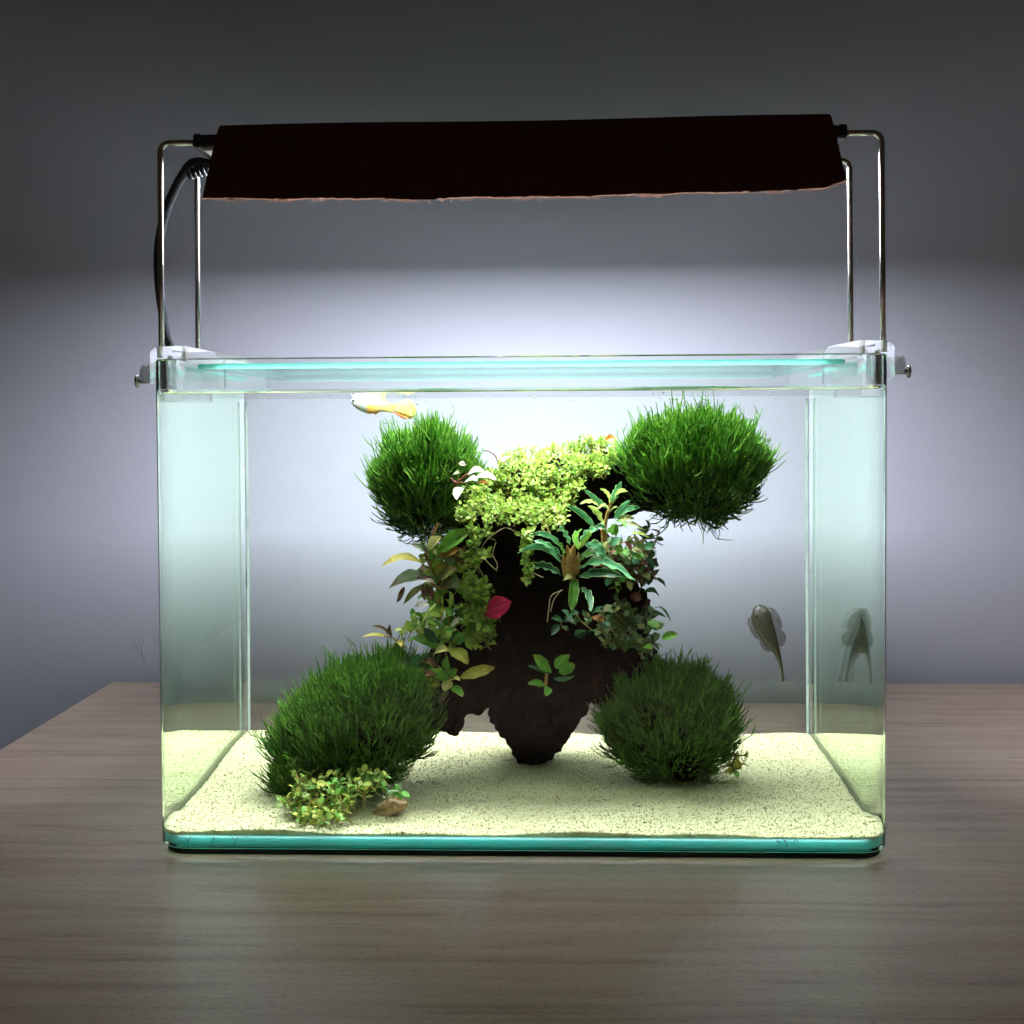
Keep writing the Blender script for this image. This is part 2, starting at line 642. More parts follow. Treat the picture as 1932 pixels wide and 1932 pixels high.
# table
tx0, tx1, ty0, ty1 = -.3525, 1.1, -1.0, .369
table = empty('table', (0, -.2, -.72))
tag(table, 'grey-brown wood-grain table under the aquarium', 'table')
o = bm_obj('table_top', box_bm(tx0, tx1, ty0, ty1, -.028, TZ, .0012, 2), M['table'], table, loc=(0, .2, .72))
for x in (tx0 + .05, tx1 - .05):
    for y in (ty0 + .05, ty1 - .05):
        bm_obj('leg', box_bm(x - .025, x + .025, y - .025, y + .025, -.72, -.0285, .002), M['table_edge'], table, loc=(0, .2, .72))
# two dark hairline joints in the veneer, as thin inlaid strips
for (x0, y0, x1, y1) in ((-.352, .118, -.186, .1165), (.19, .124, .62, .122)):
    V = [(x0, y0 - .0003, TZ + .0002), (x1, y1 - .0003, TZ + .0002), (x1, y1 + .0003, TZ + .0002), (x0, y0 + .0003, TZ + .0002)]
    mesh_obj('veneer_joint', V, [(0, 1, 2, 3)], M['table_edge'], table, origin=(0, -.2, -.72))


# ================================================================== aquarium glass
def plan_loop(off, n_arc=12):
    """tank outline seen from above, moved inwards by off: rounded front corners, square back corners"""
    hw, y0, y1 = W_HALF - off, off, DEPTH - off
    r = max(.0005, R_OUT - off)
    L = [(hw, y1), (-hw, y1)]
    for k in range(n_arc + 1):
        a = math.pi + (math.pi / 2) * k / n_arc
        L.append((-hw + r + r * math.cos(a), y0 + r + r * math.sin(a)))
    for k in range(n_arc + 1):
        a = 1.5 * math.pi + (math.pi / 2) * k / n_arc
        L.append((hw - r + r * math.cos(a), y0 + r + r * math.sin(a)))
    return L       # counter-clockwise seen from above


def loft(loops, closed=True):
    """loops: list of (plan points, z); returns verts, faces between consecutive loops"""
    n = len(loops[0][0])
    V, Fc, seg = [], [], []
    for L, z in loops:
        V += [(x, y, z) for x, y in L]
    m = len(loops)
    for i in range(m if closed else m - 1):
        j = (i + 1) % m
        for k in range(n):
            k2 = (k + 1) % n
            Fc.append((i * n + k, i * n + k2, j * n + k2, j * n + k))
            seg.append(i)
    return V, Fc, seg


tank = empty('aquarium', (0, 0, Z_BASE))
tag(tank, 'rectangular bent-glass aquarium with rounded front corners on the table', 'aquarium')
Z_WET = Z_WATER + .0022
ch = .0006
NA = 14
loops = [(plan_loop(ch, NA), Z_BASE), (plan_loop(0, NA), Z_BASE + ch), (plan_loop(0, NA), Z_RIM - ch), (plan_loop(ch, NA), Z_RIM),
         (plan_loop(THICK - ch, NA), Z_RIM), (plan_loop(THICK, NA), Z_RIM - ch), (plan_loop(THICK, NA), Z_WET),
         (plan_loop(THICK, NA), Z_BASE + ch), (plan_loop(THICK - ch, NA), Z_BASE)]
V, Fc, seg = loft(loops)
fm = [1 if q == 6 else 0 for q in seg]
seg_g = list(seg)
glass = mesh_obj('glass_wall', V, Fc, M['glass_dry'], tank, True, (0, 0, Z_BASE))


def sharpen(o, ang=25):
    bm = bmesh.new()
    bm.from_mesh(o.data)
    for e in bm.edges:
        if len(e.link_faces) == 2:
            e.smooth = e.calc_face_angle(0) < RAD(ang)
    bm.normal_update()
    bm.to_mesh(o.data)
    bm.free()


sharpen(glass)
wet = glass.data.attributes.new('wet', 'FLOAT', 'FACE')
wet.data.foreach_set('value', [float(x) for x in fm])
gr_ = glass.data.attributes.new('ground', 'FLOAT', 'FACE')
gr_.data.foreach_set('value', [1. if q in (2, 3, 4, 8, 0) else 0. for q in seg_g])
gap = .0004
Lb, Lc = plan_loop(THICK + gap, NA), plan_loop(THICK + gap + ch, NA)
z0, z1 = Z_BASE + .0004, .0069
V, Fc, seg = loft([(Lc, z0), (Lb, z0 + ch), (Lb, z1 - ch), (Lc, z1)], False)
n = len(Lb)
Fc.append(tuple(range(n))[::-1])
Fc.append(tuple(3 * n + k for k in range(n)))
plate = mesh_obj('bottom_plate', V, Fc, M['plate'], tank, True, (0, 0, Z_BASE))
sharpen(plate)
for s in (-1, 1):
    x, y = s * (W_HALF - THICK - .0003), DEPTH - THICK - .0003
    a, h0, h1 = .0014, .012, Z_WATER - .002
    prof = [(x, y), (x - s * a, y), (x - s * a * .45, y - a * .45), (x, y - a)]
    V = [(p[0], p[1], h) for h in (h0, h1) for p in prof]
    Fc = [(k, (k + 1) % 4, 4 + (k + 1) % 4, 4 + k) for k in range(4)] + [(3, 2, 1, 0), (4, 5, 6, 7)]
    mesh_obj('silicone_seam', V, Fc, M['silicone'], tank, False, (0, 0, Z_BASE))

# faint handwriting on the front edge of the bottom plate
zc = .0046
def strokes(x0, polys, sc):
    for pl in polys:
        P = [Vector((x0 + a * sc, THICK + .0002, zc + b * sc)) for a, b in pl]
        V, Fc = tube(P, .00018, 5)
        mesh_obj('pen_stroke', V, Fc, M['ink'], tank, True, (0, 0, Z_BASE))
strokes(.128, [[(.0, .8), (.4, .0)], [(-.2, .5), (.6, .45)], [(.9, .9), (1.3, .2), (1.6, -.4)], [(.9, .8), (1.5, .5), (1.5, .1), (1.9, .7), (2.0, .1), (2.3, .5)],
               [(2.4, .3), (2.8, .9), (3.2, .4)]], .0032)
strokes(-.168, [[(.0, -.4), (.5, .7)], [(-.5, .5), (.1, .3)]], .0032)
strokes(-.156, [[(.0, -.4), (.5, .7)], [(.3, .5), (.7, .2)]], .0032)
strokes(-.144, [[(.0, -.4), (.6, .7)], [(-.4, .6), (.1, .2)]], .0032)

# foam mat under the tank
Lm = plan_loop(.0028, NA)
V, Fc, seg = loft([(Lm, TZ + .0002), (Lm, Z_BASE - .0002)], False)
n = len(Lm)
Fc += [tuple(range(n))[::-1], tuple(n + k for k in range(n))]
o = mesh_obj('foam_mat', V, Fc, M['mat'], None, False)
tag(o, 'thin black foam mat between the aquarium and the table', 'mat')

# water surface with a meniscus climbing the glass
offs = [(.0026, 0), (.0016, .00012), (.0009, .0005), (.0004, .0011), (.00006, .0020)]
wl = [(plan_loop(THICK + a, NA), Z_WATER + b) for a, b in offs]
V, Fc, seg = loft(wl, False)
Fc = [f[::-1] for f in Fc]
n = len(wl[0][0])
fm = [1] * len(Fc)
Fc = Fc + [tuple(range(n))]
fm.append(0)
Fc = [tuple(f) for f in Fc]
water = mesh_obj('water', V, Fc, None, None, True, None, [M['water'], M['meniscus']], fm)
bm = bmesh.new(); bm.from_mesh(water.data)
for f in bm.faces:
    f.normal_update()
    if f.normal.z < 0: f.normal_flip()
for e in bm.edges:
    if len(e.link_faces) == 2: e.smooth = e.calc_face_angle(0) < RAD(60)
bm.to_mesh(water.data); bm.free()
tag(water, 'still water surface just below the aquarium rim', 'water', kind='structure')

# glass cover lying just below the rim on the bracket tabs
def mat_thin_glass():
    m, nt, out = new_mat('cover_glass')
    fr = N(nt, 'ShaderNodeFresnel'); fr.inputs['IOR'].default_value = 1.5
    tr = N(nt, 'ShaderNodeBsdfTransparent'); tr.inputs[0].default_value = (.97, .99, .985, 1)
    gl = N(nt, 'ShaderNodeBsdfGlossy'); gl.inputs['Roughness'].default_value = 0
    geo = N(nt, 'ShaderNodeNewGeometry')
    ms = N(nt, 'ShaderNodeMixShader')
    # same reflectance from either side of each face
    lw = N(nt, 'ShaderNodeLayerWeight'); lw.inputs['Blend'].default_value = .15
    nt.links.new(lw.outputs['Fresnel'], ms.inputs[0])
    nt.links.new(tr.outputs[0], ms.inputs[1]); nt.links.new(gl.outputs[0], ms.inputs[2])
    nt.links.new(ms.outputs[0], out.inputs[0])
    return m


M['cover'] = mat_thin_glass()
_m, _nt, _out = new_mat('cover_glass_edge')
_t = N(_nt, 'ShaderNodeBsdfTranslucent'); _t.inputs[0].default_value = (.14, .50, .41, 1)
_p = N(_nt, 'ShaderNodeBsdfPrincipled'); _p.inputs['Base Color'].default_value = (.10, .45, .36, 1); _p.inputs['Roughness'].default_value = .1
_x = N(_nt, 'ShaderNodeMixShader'); _x.inputs[0].default_value = .6
_nt.links.new(_p.outputs[0], _x.inputs[1]); _nt.links.new(_t.outputs[0], _x.inputs[2]); _nt.links.new(_x.outputs[0], _out.inputs[0])
M['cover_edge'] = _m
cx0, cx1, cy0, cy1, cz0, cz1 = -.1680, .1680, .0320, .2180, .2440, .2468
cb = .0007
def cover_ring(i, z): return [(cx0 + i, cy0 + i, z), (cx1 - i, cy0 + i, z), (cx1 - i, cy1 - i, z), (cx0 + i, cy1 - i, z)]
V = cover_ring(cb, cz0) + cover_ring(0, cz0 + cb) + cover_ring(0, cz1 - cb) + cover_ring(cb, cz1)
Fc, fm2 = [(3, 2, 1, 0), (12, 13, 14, 15)], [0, 0]
for i in range(3):
    for k in range(4):
        Fc.append((i * 4 + k, i * 4 + (k + 1) % 4, i * 4 + 4 + (k + 1) % 4, i * 4 + 4 + k)); fm2.append(1)
o = mesh_obj('glass_cover', V, Fc, None, None, False, None, [M['cover'], M['cover_edge']], fm2)
tag(o, 'flat glass cover with a teal edge, lying just below the aquarium rim', 'glass cover')

# ================================================================== sand bed
def x_lim(y, m=.00012):
    hw, r = W_HALF - THICK - m, R_OUT - THICK
    yy = y - THICK
    if yy < r:
        return hw - (r - math.sqrt(max(0, r * r - (r - yy) ** 2)))
    return hw


nrng = np.random.default_rng(3)
NX, NY = 170, 100
V, Fc = [], []
for j in range(NY + 1):
    y = THICK + .0026 + (DEPTH - 2 * THICK - .0031) * (j / NY) ** 1.15
    xl = x_lim(y)
    for i in range(NX + 1):
        x = xl * (2 * i / NX - 1)
        e = abs(x) > xl - 1e-6 or j in (0, NY)
        z = sand_z(x, y) + (0 if False else nrng.normal(0, .00022))
        V.append((x, y, z))
for j in range(NY):
    for i in range(NX):
        a = j * (NX + 1) + i
        Fc.append((a, a + 1, a + NX + 2, a + NX + 1))
ring = [i for i in range(NX + 1)] + [(j) * (NX + 1) + NX for j in range(1, NY + 1)] + \
       [NY * (NX + 1) + i for i in range(NX - 1, -1, -1)] + [j * (NX + 1) for j in range(NY - 1, 0, -1)]
base = len(V)
for k in ring:
    V.append((V[k][0], V[k][1], .0071))
m_ = len(ring)
for k in range(m_):
    k2 = (k + 1) % m_
    Fc.append((ring[k2], ring[k], base + k, base + k2))
sand = mesh_obj('sand', V, Fc, M['sand'], None, True)
tag(sand, 'bed of fine cream sand covering the aquarium floor', 'sand', kind='stuff')
bag = Bag()
for _ in range(26000):
    y = THICK + .0024 + (DEPTH - 2 * THICK - .0041) * rng.random() ** 1.1
    xl = x_lim(y) - .0012
    x = xl * (2 * rng.random() - 1)
    s = rng.uniform(.00026, .00058)
    if rng.random() < .02: s *= 1.7
    c = Vector((x, y, sand_z(x, y) + s * .5))
    q = Matrix.Rotation(rng.random() * 6.28, 3, Vector((rng.gauss(0, 1), rng.gauss(0, 1), rng.gauss(0, 1) + .01)).normalized())
    vs = [(1, 0, -.5), (-.6, .9, -.5), (-.6, -.9, -.5), (0, 0, 1)]
    bag.add([c + (q @ Vector(v)) * s for v in vs], [(0, 2, 1), (0, 1, 3), (1, 2, 3), (2, 0, 3)])
o = bag.build('sand_grains', M['grain'], sand, False)
tag(o, kind='stuff')

bag = Bag()
for _ in range(150):
    y = THICK + .004 + (DEPTH - 2 * THICK - .008) * rng.random()
    x = (x_lim(y) - .004) * (2 * rng.random() - 1)
    a, l = rng.random() * 6.28, rng.uniform(.0004, .0016)
    c = Vector((x, y, sand_z(x, y) + .0004))
    dv = Vector((math.cos(a), math.sin(a), rng.uniform(-.1, .3))) * l
    V, Fc = tube([c - dv, c + Vector((rng.gauss(0, .0002), rng.gauss(0, .0002), .0002)), c + dv], [.00008, .00022, .00006], 4)
    bag.add(V, Fc)
tag(tag(bag.build('debris', mat_plain('plant_debris', (.10, .06, .025), (.05, .03, .015), 300, .8), None, True),
        'scattered dark bits of plant debris lying on the sand', 'debris'), kind='stuff')
bag = Bag()
for k in range(46):
    x = rng.uniform(-.165, .165)
    front = rng.random() < .7
    y = THICK + .0008 if front else DEPTH - THICK - .0009
    z = Z_WATER - .0012 - abs(rng.gauss(0, .0022)) - (rng.random() ** 3 * .08 if not front else 0)
    rr = rng.uniform(.00022, .0006)
    bmb = bmesh.new()
    bmesh.ops.create_icosphere(bmb, subdivisions=2, radius=rr, matrix=Matrix.Translation((x, y, z)))
    bag.add([v.co.copy() for v in bmb.verts], [tuple(v.index for v in f.verts) for f in bmb.faces])
    bmb.free()
tag(tag(bag.build('bubbles', mat_glass('air_bubble', 1 / 1.33, absorb=False), None, True),
        'tiny air bubbles clinging to the glass just under the waterline', 'bubbles'), kind='stuff')

# ================================================================== driftwood
bm = bmesh.new()
limbs = [
    [(1010, 965, .102, 27), (1015, 1010, .102, 31), (1020, 1080, .105, 33), (1030, 1180, .108, 35), (1030, 1260, .112, 35), (1008, 1325, .115, 29), (1008, 1380, .118, 20), (1002, 1418, .1205, 11), (996, 1438, .122, 7)],
    [(960, 955, .100, 24), (880, 945, .097, 16), (808, 925, .095, 13)],
    [(1070, 935, .102, 25), (1130, 915, .100, 20), (1180, 915, .096, 19), (1250, 905, .092, 16), (1310, 895, .09, 13)],
    [(960, 1200, .100, 26), (905, 1260, .092, 24), (825, 1310, .080, 20), (745, 1370, .072, 17), (670, 1425, .060, 14), (630, 1480, .050, 10)],
    [(1090, 1200, .105, 29), (1165, 1265, .100, 25), (1230, 1325, .092, 19), (1270, 1370, .088, 16), (1285, 1440, .080, 12)],
    [(1100, 1060, .095, 22), (1155, 1105, .090, 14), (1195, 1135, .095, 9)],
    [(1135, 1150, .100, 21), (1175, 1190, .098, 15)],
    [(930, 1000, .095, 20), (870, 1060, .090, 11), (850, 1120, .09, 9)],
    [(940, 1090, .088, 17), (900, 1180, .085, 14), (850, 1240, .082, 12)],
    [(862, 1384, .078, 3), (846, 1352, .079, 11)],
    [(950, 985, .075, 7), (975, 1030, .073, 7), (1000, 1085, .074, 6)],
]
for L in limbs:
    P = [(uw(a, b, Y), r / 1000) for a, b, Y, r in L]
    for (p, r), (q, r2) in zip(P[:-1], P[1:]):
        k = max(2, int((q - p).length / (min(r, r2) * .4)))
        for i in range(k + 1):
            t = i / k
            bmesh.ops.create_icosphere(bm, subdivisions=2, radius=r + (r2 - r) * t, matrix=Matrix.Translation(p.lerp(q, t)))
wood = bm_obj('driftwood', bm, M['wood'], None, True)
rm = wood.modifiers.new('merge', 'REMESH'); rm.mode = 'VOXEL'; rm.voxel_size = .0015; rm.use_smooth_shade = True
for nm, sz, st in (('bulk', .022, .010), ('bark', .006, .0055)):
    tx = bpy.data.textures.new('driftwood_' + nm, 'CLOUDS'); tx.noise_scale = sz; tx.noise_depth = 3
    dm = wood.modifiers.new(nm, 'DISPLACE'); dm.texture = tx; dm.strength = st; dm.mid_level = .55; dm.texture_coords = 'GLOBAL'
tag(wood, 'nearly black branching driftwood stump standing in the middle of the sand', 'driftwood')


# where the view ray of a pixel meets the driftwood (in the same stretched depth)
from mathutils.bvhtree import BVHTree
_dg = bpy.context.evaluated_depsgraph_get()
_dg.update()
WOOD = BVHTree.FromObject(wood, _dg)


def on_wood(px, py, Y, lift=.002):
    a, b = uw(px, py, .006), uw(px, py, .186)
    h = WOOD.ray_cast(a, (b - a).normalized())
    if h[0] is None: return Y
    return min(Y, THICK + (h[0].y - THICK) / YK - lift)


# ================================================================== moss balls
def moss_ball(label, c, rad, rot, n, lmin, lmax, seed, up=.45):
    r = random.Random(seed)
    root = empty('moss_ball', c)
    tag(root, label, 'moss', 'moss balls on the driftwood arms')
    Rm = Matrix.Rotation(rot, 3, 'Y')
    bmc = bmesh.new()
    bmesh.ops.create_icosphere(bmc, subdivisions=3, radius=1)
    for v in bmc.verts:
        k = 1 + .12 * math.sin(5 * v.co.x + 2) * math.sin(4 * v.co.z + 1)
        v.co = Rm @ Vector((v.co.x * rad[0], v.co.y * rad[1], v.co.z * rad[2])) * k * .80
    bm_obj('core', bmc, M['moss_core'], root, True)
    bag = Bag()
    along = []
    UP = Vector((0, 0, 1))
    done = 0
    while done < n:
        while True:
            u = Vector((r.gauss(0, 1), r.gauss(0, 1), r.gauss(0, 1)))
            if u.length > .1: break
        u.normalize()
        if u.y > .5 and r.random() < .6: continue
        if u.z < -.1 and r.random() < .55: continue
        tl = r.uniform(.72, 1.22)                 # one tuft: strands that share a root patch and a lean
        lean = Vector((r.gauss(0, .22), r.gauss(0, .22), r.gauss(0, .14)))
        for _ in range(r.randint(7, 16)):
            done += 1
            q = (u + Vector((r.gauss(0, .10), r.gauss(0, .10), r.gauss(0, .10)))).normalized()
            p = Rm @ Vector((q.x * rad[0], q.y * rad[1], q.z * rad[2]))
            nn = (Rm @ Vector((q.x / rad[0], q.y / rad[1], q.z / rad[2]))).normalized()
            p = p * r.uniform(.72, 1.0) * (1 + .08 * math.sin(p.x * 260 + seed) * math.sin(p.z * 230 + 2 * seed))
            low = max(0, -nn.z)
            lift = up * (1 - .5 * low)
            d = (Vector((nn.x * 1.15, nn.y * 1.15, nn.z * .8)) + lean + UP * lift * r.uniform(.5, 1.3) + Vector((r.gauss(0, .16), r.gauss(0, .16), r.gauss(0, .10)))).normalized()
            ln = r.uniform(lmin, lmax) * tl
            if r.random() < .07: ln *= 1.6
            sg = 5
            path = [p.copy()]
            side = Vector((r.gauss(0, 1), r.gauss(0, 1), r.gauss(0, .5))) * .24
            for k in range(sg):
                d = (d + UP * (.18 + .12 * low) + side * (1 if k % 2 else -1) * r.uniform(.3, 1.5)).normalized()
                path.append(path[-1] + d * (ln / sg))
            w0 = r.uniform(.00030, .00043)
            V, Fc = tube(path, [w0 * k for k in (.8, 1.05, .85, 1.05, .85, .62)], 3, False)
            bag.add(V, Fc)
            along += [k / sg for k in range(sg + 1) for _q in range(3)]
            if r.random() < .5:       # a fork
                k = r.choice((2, 3, 4))
                q0 = path[k]
                dd = (d + Vector((r.gauss(0, .5), r.gauss(0, .5), r.gauss(0, .3)))).normalized()
                l2 = ln * r.uniform(.25, .42)
                V, Fc = tube([q0, q0 + dd * l2 * .5, q0 + (dd + UP * .25).normalized() * l2], [w0 * .85, w0 * .9, w0 * .35], 3, False)
                bag.add(V, Fc)
                along += [z_ for z_ in (k / sg, .8, 1) for _q in range(3)]
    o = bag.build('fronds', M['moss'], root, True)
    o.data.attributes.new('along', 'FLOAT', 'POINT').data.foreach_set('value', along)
    tag(o, kind='stuff')
    return root


mm = .001
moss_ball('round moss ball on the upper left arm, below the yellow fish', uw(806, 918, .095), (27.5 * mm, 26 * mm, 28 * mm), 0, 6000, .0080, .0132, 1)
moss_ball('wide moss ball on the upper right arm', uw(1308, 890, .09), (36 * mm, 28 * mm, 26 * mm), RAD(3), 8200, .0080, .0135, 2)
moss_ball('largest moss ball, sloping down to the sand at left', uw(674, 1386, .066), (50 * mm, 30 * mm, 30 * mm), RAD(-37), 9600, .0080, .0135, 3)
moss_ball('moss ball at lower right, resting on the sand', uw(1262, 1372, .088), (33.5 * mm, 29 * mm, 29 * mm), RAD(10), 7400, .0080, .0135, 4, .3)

# ================================================================== small-leaved plants
def mini_leaf(bag, p, d, side, L, Wd, r, m=0):
    """a small oval leaf from p along d; side = width direction"""
    nrm = side.cross(d).normalized()
    b = p
    cup = nrm * (L * .10)
    a1, a2 = p + d * L * .32, p + d * L * .70
    t = p + d * L - nrm * L * .10
    V = [b, a1 + side * Wd * .46 + cup, a2 + side * Wd * .42 + cup, t, a2 - side * Wd * .42 + cup, a1 - side * Wd * .46 + cup, a1, a2]
    bag.add(V, [(0, 1, 6), (6, 1, 2, 7), (7, 2, 3), (0, 6, 5), (6, 7, 4, 5), (7, 3, 4)], m)


def sprig(bagL, bagS, p, d, ln, pairs, L, r):
    path = [p]
    dd = d.normalized()
    for k in range(pairs):
        dd = (dd + Vector((r.gauss(0, .22), r.gauss(0, .22), r.gauss(0, .15) + .08))).normalized()
        path.append(path[-1] + dd * ln / pairs)
    V, Fc = tube(path, .00032, 3, False)
    bagS.add(V, Fc)
    ang = r.random() * 6.28
    for k in range(1, pairs + 1):
        t = (path[k] - path[k - 1]).normalized()
        o1 = t.orthogonal().normalized()
        o2 = t.cross(o1)
        ang += 1.57 + r.gauss(0, .3)
        top = k == pairs
        for s in (0, math.pi):
            out = o1 * math.cos(ang + s) + o2 * math.sin(ang + s)
            dr = (out + t * (.9 if top else .35) + Vector((0, 0, .15))).normalized()
            sd = dr.cross(t)
            sd = sd.normalized() if sd.length > .05 else o1
            l = L * r.uniform(.7, 1.15) * (.75 if top else 1)
            mini_leaf(bagL, path[k], dr, sd, l, l * r.uniform(.6, .8), r)


def in_poly(x, y, P):
    c = False
    for (x1, y1), (x2, y2) in zip(P, P[1:] + P[:1]):
        if (y1 > y) != (y2 > y) and x < (x2 - x1) * (y - y1) / (y2 - y1) + x1:
            c = not c
    return c


def carpet(name, label, cat, poly, yfun, count, L, mat, seed, d0, ln=(.005, .010), group=None):
    r = random.Random(seed)
    xs, ys = [p[0] for p in poly], [p[1] for p in poly]
    bl, bs = Bag(), Bag()
    cx, cyy = sum(xs) / len(xs), sum(ys) / len(ys)
    c = uw(cx, cyy, yfun(cx, cyy))
    k = 0
    while k < count:
        x, y = r.uniform(min(xs), max(xs)), r.uniform(min(ys), max(ys))
        if not in_poly(x, y, poly): continue
        k += 1
        p = uw(x, y, on_wood(x, y, yfun(x, y), .001) + r.gauss(0, .0025))
        d = Vector(d0) + Vector((r.gauss(0, .45), r.gauss(0, .35), r.gauss(0, .3)))
        l = r.uniform(*ln)
        sprig(bl, bs, p - d.normalized() * l * .5, d, l, r.choice((2, 3, 3, 4)), L * r.uniform(.8, 1.15), r)
    root = empty(name, c)
    tag(root, label, cat, group)
    tag(bl.build('leaves', mat, root, True, c), kind='stuff')
    tag(bs.build('stems', M['stem'], root, True, c), kind='stuff')
    return root


top_poly = [(862, 930), (905, 905), (935, 878), (965, 855), (1010, 852), (1050, 846), (1098, 832), (1150, 832), (1166, 850), (1160, 885),
            (1120, 905), (1095, 925), (1080, 945), (1062, 985), (1040, 1000), (990, 985), (950, 985), (905, 985), (865, 985), (850, 970), (870, 950)]
carpet('carpet_plant', 'bright lime carpet of tiny leaves over the top of the driftwood', 'plant', top_poly,
       lambda x, y: max(.060, min(.122, .064 + (985 - y) * .00040 - .00004 * abs(x - 1010) + .012 * (x > 1070))), 640, .0036, M['carpet'], 11, (0, -.45, .8))
trail = [(880, 1000), (925, 1000), (930, 1040), (900, 1060), (915, 1110), (925, 1150), (930, 1200), (905, 1235), (890, 1215), (870, 1180), (868, 1130), (870, 1070), (885, 1040)]
carpet('trailing_plant', 'lime stems with tiny leaves trailing down the left of the driftwood', 'plant', trail,
       lambda x, y: .064 + .00002 * (y - 1000), 112, .0046, M['carpet'], 12, (.1, -.6, .5))
carpet('trailing_sprig', 'single lime sprig hanging beside the wavy-leaved crown', 'plant', [(984, 1005), (1002, 1005), (1004, 1060), (1000, 1100), (994, 1100), (988, 1050)],
       lambda x, y: .060, 22, .0036, M['carpet'], 13, (.0, -.5, .2), (.003, .006))


def leafy_bush(name, label, poly, yfun, count, L, mat, seed, d0, ln, per=(4, 7), tall=0):
    """bush of stems; every leaf an object of its own, sharing a few leaf meshes"""
    r = random.Random(seed)
    xs, ys = [p[0] for p in poly], [p[1] for p in poly]
    cx, cyy = sum(xs) / len(xs), sum(ys) / len(ys)
    c = uw(cx, cyy, yfun(cx, cyy))
    root = empty(name, c)
    tag(root, label, 'plant')
    protos = []
    for k in range(5):
        b = Bag()
        mini_leaf(b, Vector((0, 0, 0)), Vector((0, 1, 0)), Vector((1, 0, 0)), 1, r.uniform(.62, .8), r)
        me = bpy.data.meshes.new('leaf')
        me.from_pydata(b.v, [], b.f)
        me.polygons.foreach_set('use_smooth', [True] * len(me.polygons))
        protos.append(me)
    for k, me in enumerate(protos):
        me.materials.append(mat[k % len(mat)])
    bs = Bag()
    k = 0
    while k < count:
        x, y = r.uniform(min(xs), max(xs)), r.uniform(min(ys), max(ys))
        if not in_poly(x, y, poly): continue
        k += 1
        p = uw(x, y, on_wood(x, y, yfun(x, y)) + r.gauss(0, .003))
        dd = (Vector(d0) + Vector((r.gauss(0, .5), r.gauss(0, .4), r.gauss(0, .35)))).normalized()
        l = r.uniform(*ln)
        path = [p - dd * l * .5]
        np_ = r.randint(*per) // 2
        for q in range(np_):
            dd = (dd + Vector((r.gauss(0, .25), r.gauss(0, .25), r.gauss(0, .1) + .1))).normalized()
            path.append(path[-1] + dd * l / np_)
        V, Fc = tube(path, .00045, 4, False)
        bs.add(V, Fc)
        ang = r.random() * 6.28
        for q in range(1, np_ + 1):
            t = (path[q] - path[q - 1]).normalized()
            o1 = t.orthogonal().normalized(); o2 = t.cross(o1)
            ang += 1.57 + r.gauss(0, .4)
            for s in (0, math.pi):
                out = o1 * math.cos(ang + s) + o2 * math.sin(ang + s)
                dr = (out + t * .4 + Vector((0, -.1, .1))).normalized()
                sd = dr.cross(t)
                sd = sd.normalized() if sd.length > .05 else o1
                nr = sd.cross(dr)
                sz = L * r.uniform(.65, 1.25)
                lo = bpy.data.objects.new('leaf', r.choice(protos))
                mtx = Matrix((sd, dr, nr)).transposed().to_4x4()
                lo.matrix_local = Matrix.Translation(path[q] - c) @ mtx @ Matrix.Scale(sz, 4)
                put(lo, root)
    tag(bs.build('stems', M['stem'], root, True, c), kind='stuff')
    return root


fb_poly = [(545, 1500), (590, 1480), (640, 1470), (680, 1462), (722, 1468), (725, 1490), (690, 1505), (665, 1520), (650, 1545), (610, 1556), (560, 1545), (530, 1530)]
leafy_bush('foreground_bush', 'low bush of round green and yellow leaves in front of the largest moss', fb_poly,
           lambda x, y: .012 + (1556 - y) * .00030, 100, .0046, [M['bush'], M['leaf_green'], M['bush'], M['leaf_olivey'], M['bush']], 21, (0, -.25, .8), (.006, .011))
leafy_bush('upright_sprig', 'thin sprig standing above the left of the foreground bush', [(562, 1462), (578, 1462), (575, 1490), (560, 1490)],
           lambda x, y: .030, 3, .0046, [M['bush']], 22, (.1, -.1, 1), (.008, .011), (4, 4))
leafy_bush('tiny_plant', 'tiny two-leaved plant growing behind the tan stone', [(730, 1495), (758, 1492), (758, 1506), (730, 1508)],
           lambda x, y: .027, 4, .0050, [M['leaf_green'], M['leaf_grey']], 23, (0, -.2, .7), (.004, .006), (4, 4))
db_poly = [(1105, 1170), (1150, 1150), (1185, 1145), (1225, 1160), (1245, 1190), (1240, 1218), (1205, 1232), (1160, 1220), (1120, 1205)]
leafy_bush('dull_bush', 'dense dull-green bush on the right side of the driftwood', db_poly,
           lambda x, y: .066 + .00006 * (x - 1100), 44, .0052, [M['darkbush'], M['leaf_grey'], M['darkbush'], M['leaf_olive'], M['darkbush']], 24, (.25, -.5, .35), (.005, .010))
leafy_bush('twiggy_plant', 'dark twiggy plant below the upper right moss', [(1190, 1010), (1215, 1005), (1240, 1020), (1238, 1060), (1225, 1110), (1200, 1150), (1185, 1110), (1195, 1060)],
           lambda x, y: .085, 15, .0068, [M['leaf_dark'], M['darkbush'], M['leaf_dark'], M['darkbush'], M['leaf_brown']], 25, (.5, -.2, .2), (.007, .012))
leafy_bush('left_flank_plant', 'mixed green and olive leaves crowding the left flank of the driftwood', [(800, 1035), (860, 1030), (875, 1080), (865, 1130), (880, 1200), (850, 1225), (800, 1215), (775, 1190), (800, 1140), (815, 1090)],
           lambda x, y: .078, 40, .0072, [M['leaf_green'], M['leaf_lime'], M['leaf_lime'], M['leaf_green'], M['leaf_olivey']], 27, (-.35, -.4, .3), (.008, .014))
